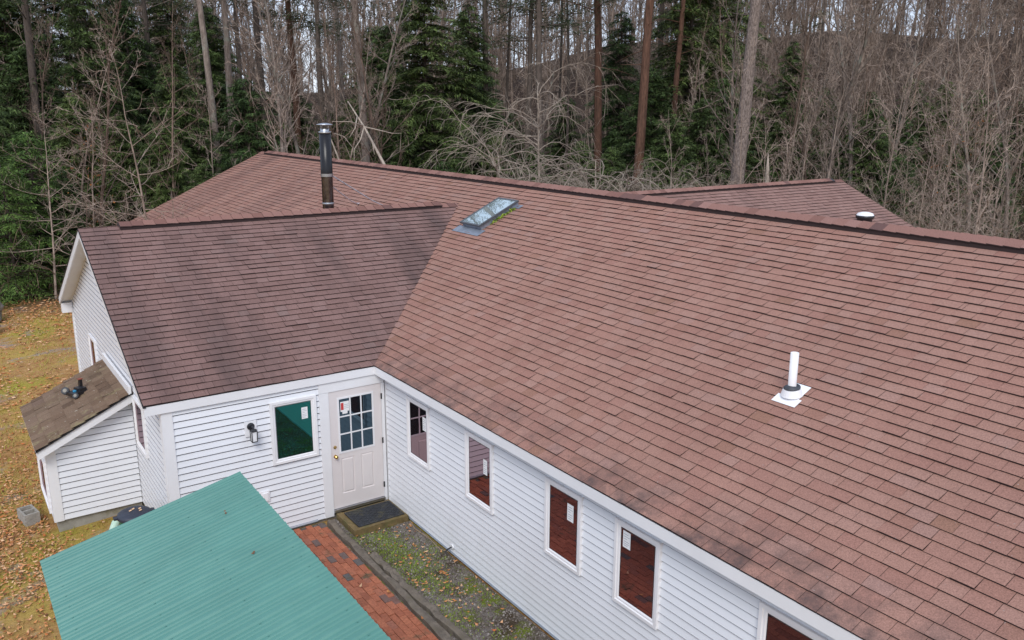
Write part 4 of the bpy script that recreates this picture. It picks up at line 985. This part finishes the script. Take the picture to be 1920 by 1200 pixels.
for i, (px, dp, rz_, s, src) in enumerate([(-60, 33, 1, .85, hemB), (60, 38, 2, .85, hemB), (140, 34, 3, .66, hemB), (330, 37, .5, .78, hemB), (400, 42, 2.2, .72, hemC), (250, 46, 4, .78, hemC), (20, 47, 5, .95, hemC), (-120, 42, 1.6, 1.1, hemC), (215, 33.5, .3, .58, hemB), (530, 43, 2.9, .55, hemB), (600, 40, 4.2, .5, hemB), (660, 37, .7, .45, hemB), (560, 35, 3.3, .42, hemB), (620, 46, 1.3, .6, hemB), (500, 49, 2.3, .7, hemB), (110, 50, 2.4, 1.0, hemC), (235, 51, .4, .95, hemA), (330, 50, 5.4, .9, hemC), (30, 41, 3.3, .95, hemA), (400, 55, 1.2, .9, hemA), (430, 47, 2.1, .75, hemB), (560, 47, .2, .68, hemB), (660, 46, 3.9, .66, hemB), (705, 48, 5.9, .8, hemA), (590, 34, 2.6, .4, hemB), (500, 37, 3.7, .55, hemB), (300, 33, 4.4, .55, hemB), (690, 43, 2, .6, hemB), (100, 31, 2, .4, hemB), (370, 32, 2, .42, hemB)]):
    dup(src, place(px, dp), rz_, s, L_left, 'dense evergreen stand behind the left wing')
hemB['group'] = 'dense evergreen stand behind the left wing'; hemC['label'] = L_left; hemC['group'] = 'dense evergreen stand behind the left wing'
L_mid = 'dark hemlock beside the broad one in the centre of the forest edge'
for (px, dp, rz_, s, src) in [(730, 44, 1, .78, hemA), (880, 41, 2, .72, hemC), (850, 37, 3.1, .5, hemB), (735, 34, .2, .42, hemB), (900, 46, 4, .8, hemB), (780, 33, 5, .4, hemB), (830, 34, 1, .42, hemB), (690, 33, 2, .36, hemB), (930, 40, 3, .5, hemB), (960, 47, 1, .6, hemB), (940, 33, 4, .36, hemB), (880, 33, 2, .38, hemB)]:
    dup(src, place(px, dp), rz_, s, L_mid, 'hemlocks in the centre of the forest edge')
L_rt = 'dark evergreen among the tall trunks behind the weeping tree'
for (px, dp, rz_, s, src) in [(1290, 46, 1, 1.05, hemC), (1220, 43, 2.4, .8, hemB), (1350, 42, 4, .75, hemB), (1060, 50, 3.5, .68, hemB), (1330, 52, .6, 1.2, hemC), (1480, 50, 1.4, .66, hemC), (1160, 48, 5.2, .75, hemC), (1420, 44, 2.2, .55, hemB), (1000, 40, .3, .46, hemB), (1090, 40, 4.1, .48, hemB), (1150, 38, 2.9, .46, hemB), (1260, 38, 5, .6, hemB), (1320, 40, 1.1, .66, hemB)]:
    dup(src, place(px, dp), rz_, s, L_rt, 'evergreens behind the weeping tree')
L_th = 'small dark evergreen standing inside the bare thicket at the right'
for (px, dp, rz_, s, src) in [(1640, 42, 1, .62, hemB), (1700, 36, 2, .44, hemB), (1590, 47, .3, .6, hemB), (1690, 46, 4, .6, hemB), (1770, 50, 2, .5, hemC), (1880, 44, 3, .5, hemB), (1480, 46, 1.2, .62, hemB), (1545, 52, 2.2, .7, hemB), (1740, 50, 3.2, .62, hemB), (1830, 52, 4.2, .66, hemB), (1930, 50, .7, .7, hemB), (1630, 54, 5.1, .66, hemB), (1800, 42, .9, .42, hemB), (1710, 56, 2.7, .7, hemB)]:
    dup(src, place(px, dp), rz_, s, L_th, 'small evergreens in the right thicket')
for (px, dp, s, lb) in [(-15, 29, .95, 'green young spruce at the left frame edge above the boulders'), (120, 33, .85, 'green young spruce just left of the gable peak')]:
    dup(small, place(px, dp), px*.1, s, lb)

# tall trunks ------------------------------------------------
G_P = 'tall pine trunks in the forest'
pA = make_pine('pine_tree', 21, 24, .21, 9.5, 60, 'bark_dark', 'tall dark pine trunk with high needles', G_P)
pB_ = make_pine('pine_tree', 22, 26, .2, 12, 46, 'bark_grey', 'tall grey trunk', G_P, stubs=8)
pC = make_pine('pine_tree', 23, 25, .24, 10.5, 60, 'bark_red', 'reddish pine trunk', G_P, stubs=22)
pD = make_pine('oak_tree', 24, 24, .33, 14, 12, 'bark_rough', 'thick rough grey trunk rising behind the right wing ridge', G_P, lean=.008, stubs=10)
pS = make_pine('pine_tree', 25, 22, .1, 11, 22, 'bark_dark', 'thin dark pine trunk against the sky', G_P, stubs=10, Rc=1.8)
put(pA, 65, 37, .4); pA['label'] = 'grey brown trunk at the far left among the hemlocks'
put(pB_, 688, 36, 0); pB_['label'] = 'straight pale grey trunk between the stove pipe and the broad hemlock'
put(pC, 1124, 41, 1); pC['label'] = 'reddish pine trunk above the weeping tree'
put(pD, 1385, 33, -.55, .95)
put(pS, 952, 44, 0); pS['label'] = 'thin dark trunk between two thicker ones against the bright sky'
for (src, px, dp, rz_, s, lb) in [
    (pB_, 400, 38, 1.2, .95, 'grey trunk, left of the close pair behind the left wing'), (pB_, 425, 40, 2.6, 1.0, 'grey trunk, right of the close pair behind the left wing'),
    (pA, 500, 43, 3, 1.0, 'dark trunk left of the stove pipe, farther back'), (pC, 556, 46, 2, .95, 'brown trunk left of the stove pipe with pale bark'),
    (pA, 606, 44, .9, .95, 'dark trunk directly behind the stove pipe cap'), (pA, 905, 42, 4, .95, 'dark trunk at the right flank of the broad hemlock'),
    (pA, 983, 43, 5, .9, 'left one of two dark trunks with sky between them'), (pA, 1020, 41, 1.7, .95, 'right one of two dark trunks with sky between them'),
    (pS, 1062, 47, 2, 1, 'thin dark trunk left of the reddish pine'), (pC, 1200, 39, 3.4, 1.08, 'brown pine trunk right of the reddish one'),
    (pC, 1262, 44, 4.4, .85, 'slim reddish trunk before dark evergreens right of the brown pine'), (pS, 1048, 50, 1, 1, 'thinnest trunk in the bright sky gap'),
    (pA, 300, 48, 2.2, 1.0, 'dark trunk behind the slender bare tree at the left'), (pA, 160, 50, 3.9, 1.0, 'dark trunk behind the left evergreens, high crown'),
    (pB_, 640, 52, 1.9, .9, 'far grey trunk right of the stove pipe'), (pA, 760, 50, 1.1, 1.0, 'dark trunk rising from the top of the broad hemlock'),
    (pB_, 372, 47, 3.0, 1.0, 'far grey trunk left of the close pair'), (pA, 445, 52, 5.1, 1.0, 'far dark trunk right of the close grey pair'),
    (pS, 1525, 50, .4, 1.0, 'thin dark pine trunk behind the rough grey trunk'), (pA, 1330, 50, .5, 1.0, 'dark trunk hidden in evergreens left of the rough grey one'),
    (pA, 230, 55, .5, 1.1, 'far dark pine with ragged crown at the upper left'), (pA, 20, 52, 1.5, 1.1, 'far dark pine with ragged crown at the left frame edge'),
    (pA, 1240, 56, 2.5, 1.1, 'far dark pine above the brown trunk')]:
    dup(src, place(px, dp), rz_, s, lb)

# bare trees -------------------------------------------------
G_B = 'bare grey trees of the forest'
L_far = 'distant bare tree in the grey wood behind the forest edge'
bA = make_bare('bare_tree', 31, 17, .13, 26, 4.6, .22, .65, 4, 'bark_grey', 'twig', L_far, G_B)
bB = make_bare('bare_tree', 32, 15, .1, 24, 3.8, .15, .75, 4, 'twig_grey', 'twig_grey', L_far, G_B)
bC = make_bare('bare_tree', 33, 13, .075, 22, 3.0, .12, .5, 4, 'twig', 'twig', L_far, G_B)
sap = make_bare('bare_sapling', 34, 8, .05, 17, 2.9, .12, .62, 3, 'twig', 'twig', 'bare tan sapling in the thicket beyond the right wing', 'saplings in the thicket beyond the right wing', sub=5)
shr = make_bare('bare_shrub', 35, 3.4, .03, 20, 2.9, .04, .5, 3, 'twig_pale', 'twig', 'leafless tangled shrub in the thicket beyond the right wing', 'shrubs in the thicket beyond the right wing', droop=.05, sub=6)
slim = make_bare('slender_tree', 36, 8.6, .06, 30, 3.3, .16, .12, 3, 'twig', 'twig', 'tallest slender bare tree with level branches behind the left wing ridge', None, sub=5)
beech = make_bare('beech_sapling', 37, 6.5, .04, 22, 2.2, .1, .35, 3, 'twig_grey', 'twig_grey', 'bare sapling keeping orange brown leaves at the right', 'saplings keeping dead leaves', leaves=130)
put(slim, 268, 26.5, .5)
for px, dp, rz_, s_, lb in ((150, 30, 2.0, .85, 'slender bare tree with level branches, left of the tallest one'), (60, 28.5, 4.1, .8, 'slender bare tree with level branches above the young spruces'), (395, 33, 1.2, .9, 'slender bare tree with level branches above the far roof end')):
    dup(slim, place(px, dp), rz_, s_, lb)
put(bA, 575, 37, 1.0, .95); bA['label'] = 'pale tan bare tree just left of the stove pipe'; bA['group'] = 'bare trees around the stove pipe'
put(beech, 1760, 34, 0); beech['label'] = 'bare sapling keeping orange brown leaves, right of the small evergreens'
dup(beech, place(1690, 47), 2, 1, 'bare sapling keeping orange brown leaves, farther back among the thicket trunks'); dup(beech, place(130, 30), 2, .95, 'bare sapling with a few orange leaves before the left hemlocks')
R5 = np.random.default_rng(5)
put(bB, 1800, 60, 2)
for k in range(46):        # far grey wood, all along the back
    px = -60+k*45+R5.normal(0, 14); dp = R5.uniform(58, 100)
    dup((bA, bB, bC)[k % 3], place(px, dp), R5.uniform(0, 6), R5.uniform(.85, 1.15), L_far, G_B)
put(bC, 1500, 52, 1)
L_mid2 = 'tall bare tree standing in the thicket at the right'
for k in range(34):
    px = 1290+k*19.5+R5.normal(0, 9); dp = R5.uniform(36, 58)
    dup((bB, bC, bA)[k % 3], place(px, dp), R5.uniform(0, 6), R5.uniform(.75, 1.05), L_mid2, 'tall bare trees in the right thicket')
R5 = np.random.default_rng(6)
L_l2 = 'thin bare tree among the evergreens of the left half'
for k, px in enumerate((-10, 35, 95, 120, 150, 200, 240, 310, 335, 365, 390, 440, 470, 500, 520, 545, 570, 600, 625, 650, 665, 715, 740, 840, 930)):
    dup((bC, bB, bA)[k % 3], place(px, R5.uniform(30, 46)), R5.uniform(0, 6), R5.uniform(.6, .9), L_l2, 'thin bare trees among the left evergreens')
put(sap, 1560, 35, 1)
for k in range(27):
    px = 1270+k*25+R5.normal(0, 8); dp = R5.uniform(28, 45)
    dup(sap, place(px, dp), R5.uniform(0, 6), R5.uniform(.7, 1.25), sap['label'], sap['group'])
put(shr, 1800, 27, 1)
for k in range(30):
    px = 1130+k*27.5+R5.normal(0, 8); dp = R5.uniform(26, 37)
    dup(shr, place(px, dp), R5.uniform(0, 6), R5.uniform(.75, 1.3), shr['label'], shr['group'])
for k, px in enumerate((215, 300, 345, 590, 640, 700)):
    dup(shr, place(px, R5.uniform(27, 33)), k, .8, 'leafless shrub at the foot of the evergreens behind the left wing', 'shrubs behind the left wing')

# far-off wood and undergrowth, each read as one mass ----------
def far_wood():
    protos = []
    for k in range(4):
        R_ = np.random.default_rng(100+k); mb = MB(); H = 19; P = [np.array([0, 0, -.3])]; d = np.array([0, 0, 1.])
        for i in range(6): d = nv(d+R_.normal(0, .06, 3)); P.append(P[-1]+d*H/6)
        mb.tube(P, [.13*(1-.85*i/6) for i in range(7)], 4, cap=False)
        for b_ in range(46):
            q = R_.uniform(.8, 5.9); i = int(q); p = P[i]+(P[i+1]-P[i])*(q-i); az = R_.uniform(0, 6.28); L = R_.uniform(1, 3.4)*(1-.09*q); dd = nv(np.array([math.cos(az), math.sin(az), R_.uniform(.3, 1.2)]))
            m_ = p+dd*L*.5+R_.normal(0, .15, 3); e = m_+nv(dd+np.array([0, 0, .5]))*L*.5; mb.tube([p, m_, e], [.04, .028, .012], 3, cap=False)
            for w in range(8):
                t = R_.uniform(.2, 1); p2 = p+(e-p)*t; d2 = nv(dd+R_.normal(0, .6, 3)+np.array([0, 0, .4])); mb.tube([p2, p2+d2*L*R_.uniform(.2, .45)], [.018, .009], 3, cap=False)
        protos.append((np.array(mb.v), np.array(mb.f)))
    V, F = [], []; o = 0; R_ = np.random.default_rng(9)
    for k in range(800):
        v, f = protos[k % 4]; px = R_.uniform(-250, 2150); dp = 60+R_.random()**.85*108; x, y, z = place(px, dp); a = R_.uniform(0, 6.28); s_ = R_.uniform(.8, 1.25)
        R2 = np.array([[math.cos(a), -math.sin(a), 0], [math.sin(a), math.cos(a), 0], [0, 0, 1]]); V.append(v @ R2.T*s_+np.array([x, y, z])); F.append(f+o); o += len(v)
    me = bpy.data.meshes.new('distant_wood'); V = np.concatenate(V); F = np.concatenate(F)
    me.vertices.add(len(V)); me.vertices.foreach_set('co', V.ravel()); me.loops.add(F.size); me.loops.foreach_set('vertex_index', F.ravel().astype(np.int32)); me.polygons.add(len(F)); me.polygons.foreach_set('loop_start', np.arange(0, F.size, 4, dtype=np.int32)); me.polygons.foreach_set('loop_total', np.full(len(F), 4, dtype=np.int32))
    me.materials.append(MAT['far_twig']); me.update(calc_edges=True)
    ob = bpy.data.objects.new('distant_wood', me); COL.objects.link(ob); tag(ob, 'far-off grey wood seen through the nearer trunks', None, kind='stuff')
far_wood()
def undergrowth():
    R_ = np.random.default_rng(17); n = 34000; px = R_.uniform(-150, 2050, n); dp = 27+R_.random(n)**1.5*45
    pp = CAM[None]+dp[:, None]*(FW[None]+((px-960)/FPX)[:, None]*RT[None]); x, y = pp[:, 0], pp[:, 1]; k = ~((x > -3) & (x < 12) & (y < 21)) & ~((x > 9) & (x < 19) & (y < 9)) & ~((x < 1) & (y < 21)); x, y = x[k], y[k]; n = len(x)
    clump = .5+.5*np.sin(x*.8)*np.sin(y*.9+x*.3); hgt = R_.gamma(2, .75, n)*(.4+clump); z = ground_h(x, y)+hgt*R_.random(n)
    c = np.stack([x, y, z], -1); d = R_.normal(0, 1, (n, 3)); d[:, 2] = np.abs(d[:, 2])*.9; d /= np.linalg.norm(d, axis=1)[:, None]; L = R_.uniform(.4, 1.3, n)[:, None]; sd_ = np.cross(d, R_.normal(0, 1, (n, 3))); sd_ /= np.linalg.norm(sd_, axis=1)[:, None]; w = R_.uniform(.006, .016, n)[:, None]
    m_ = c+d*L*.5; e = m_+(d+np.stack([R_.normal(0, .3, n), R_.normal(0, .3, n), R_.normal(-.5, .4, n)], -1))*L*.5
    mb = MB(); mb.quads(np.stack([c-sd_*w, c+sd_*w, m_+sd_*w, m_-sd_*w], 1)); mb.quads(np.stack([m_-sd_*w, m_+sd_*w, e+sd_*w*.4, e-sd_*w*.4], 1))
    tag(mb.build('undergrowth', 'brush'), 'tangled leafless undergrowth between the forest trees', None, kind='stuff')
undergrowth()

# weeping ornamental tree behind the main ridge ---------------
def make_weeping(seed):
    R_ = np.random.default_rng(seed); root = empty('weeping_tree', (0, 0, 0), 'pale bare weeping tree with arching branches behind the main roof ridge', 'tree'); tr, br = MB(), MB()
    def arch(mb, p, d, L, r, k, g, sides, jit=.1):
        pts = [p]
        for i in range(k): d = nv(d+np.array([0, 0, -g*(i+1)/k])+R_.normal(0, jit, 3)); pts.append(pts[-1]+d*L/k)
        mb.tube(pts, [r*(1-.8*i/k) for i in range(k+1)], sides, cap=False); return pts
    stems = []
    for s in range(6):
        az = s*1.05+R_.normal(0, .3); d = nv(np.array([math.cos(az)*.5, math.sin(az)*.5, 1])); pts = [np.array([.12*math.cos(az), .12*math.sin(az), -.2])]
        Ls = R_.uniform(3.6, 6.4) if s else 7.0
        for i in range(7): d = nv(d+R_.normal(0, .13, 3)+np.array([0, 0, .03])); pts.append(pts[-1]+d*Ls/7)
        tr.tube(pts, [.07*(1-.75*i/7) for i in range(8)], 6, cap=False); stems.append(pts)
    for pts in stems:
        for b in range(46):
            q = R_.uniform(1.2, 6.95); i = int(q); p = pts[i]+(pts[min(i+1, 7)]-pts[i])*(q-i); az = R_.uniform(0, 6.28); d = nv(np.array([math.cos(az), math.sin(az), R_.uniform(.25, .9)]))
            L = R_.uniform(1.3, 3.2); a = arch(tr, p, d, L, .017, 9, .3, 4, .22)
            for s in range(6):
                j = R_.integers(2, 9); d2 = nv(nv(a[j]-a[j-1])+R_.normal(0, .45, 3)); a2 = arch(br, a[j], d2, R_.uniform(.5, 1.4), .008, 5, .5, 3, .2)
                for w in range(3): m_ = R_.integers(1, 5); arch(br, a2[m_], nv(nv(a2[m_+1]-a2[m_])+R_.normal(0, .5, 3)), R_.uniform(.25, .7), .005, 3, .4, 3, .2)
    tr.build('trunk', 'twig_pale', root, True); br.build('crown', 'twig_pale', root); return root
wp = make_weeping(3); put(wp, 1085, 26, .5, 1.08)
w2 = dup(wp, place(975, 26), 2.3, .7, 'smaller pale weeping tree at the left foot of the larger one')
w3 = dup(wp, place(1215, 27), 4.0, .68, 'pale weeping shrub right of the large weeping tree')

# leaning dead limb right of the stove pipe -------------------
def branchy(name, pts, r, subs, label):
    root = empty(name, tuple(at(*pts[-1])), label, 'dead branch'); tr = MB(); P = [at(*p) for p in pts]; tr.tube(P, [r*(.35+.65*i/(len(P)-1)) for i in range(len(P))], 7)
    for s in subs: Q = [at(*p) for p in s]; tr.tube(Q, [r*.5*(1-.75*i/(len(Q)-1)) for i in range(len(Q))], 5)
    tr.build('limb', 'twig_pale', root, True); return root
branchy('leaning_branch', [(652, 190, 27), (668, 215, 26.6), (684, 240, 26.2), (700, 270, 25.8), (716, 300, 25.4), (740, 345, 25)], .05,
        [[(683, 238, 26.2), (710, 244, 26.5), (735, 250, 26.6), (752, 250, 26.6)], [(680, 235, 26.2), (655, 228, 25.8), (622, 228, 25.4)], [(682, 240, 26.2), (676, 262, 26), (664, 280, 25.8), (664, 305, 25.6)], [(690, 250, 26), (698, 265, 25.6), (702, 290, 25.4)], [(670, 218, 26.5), (666, 240, 26), (655, 258, 25.8)]],
        'pale leaning dead limb above the ridge right of the stove pipe')
branchy('leaning_branch', [(612, 240, 27), (622, 265, 26.8), (632, 290, 26.6), (645, 330, 26.4)], .035, [[(626, 250, 26.8), (645, 256, 26.6), (660, 275, 26.5), (676, 290, 26.4)]], 'short pale dead limb just right of the stove pipe')
# broken snag at the right
mb = MB(); p = place(1449, 34); mb.tube([(p[0], p[1], -.3), (p[0]+.03, p[1], 2.2), (p[0]-.05, p[1], 4.2), (p[0]-.08, p[1], 4.9)], [.12, .1, .08, .01], 9)
tag(mb.build('broken_snag', 'twig_pale', None, True), 'splintered tan tree stump right of the rough grey trunk', 'snag')
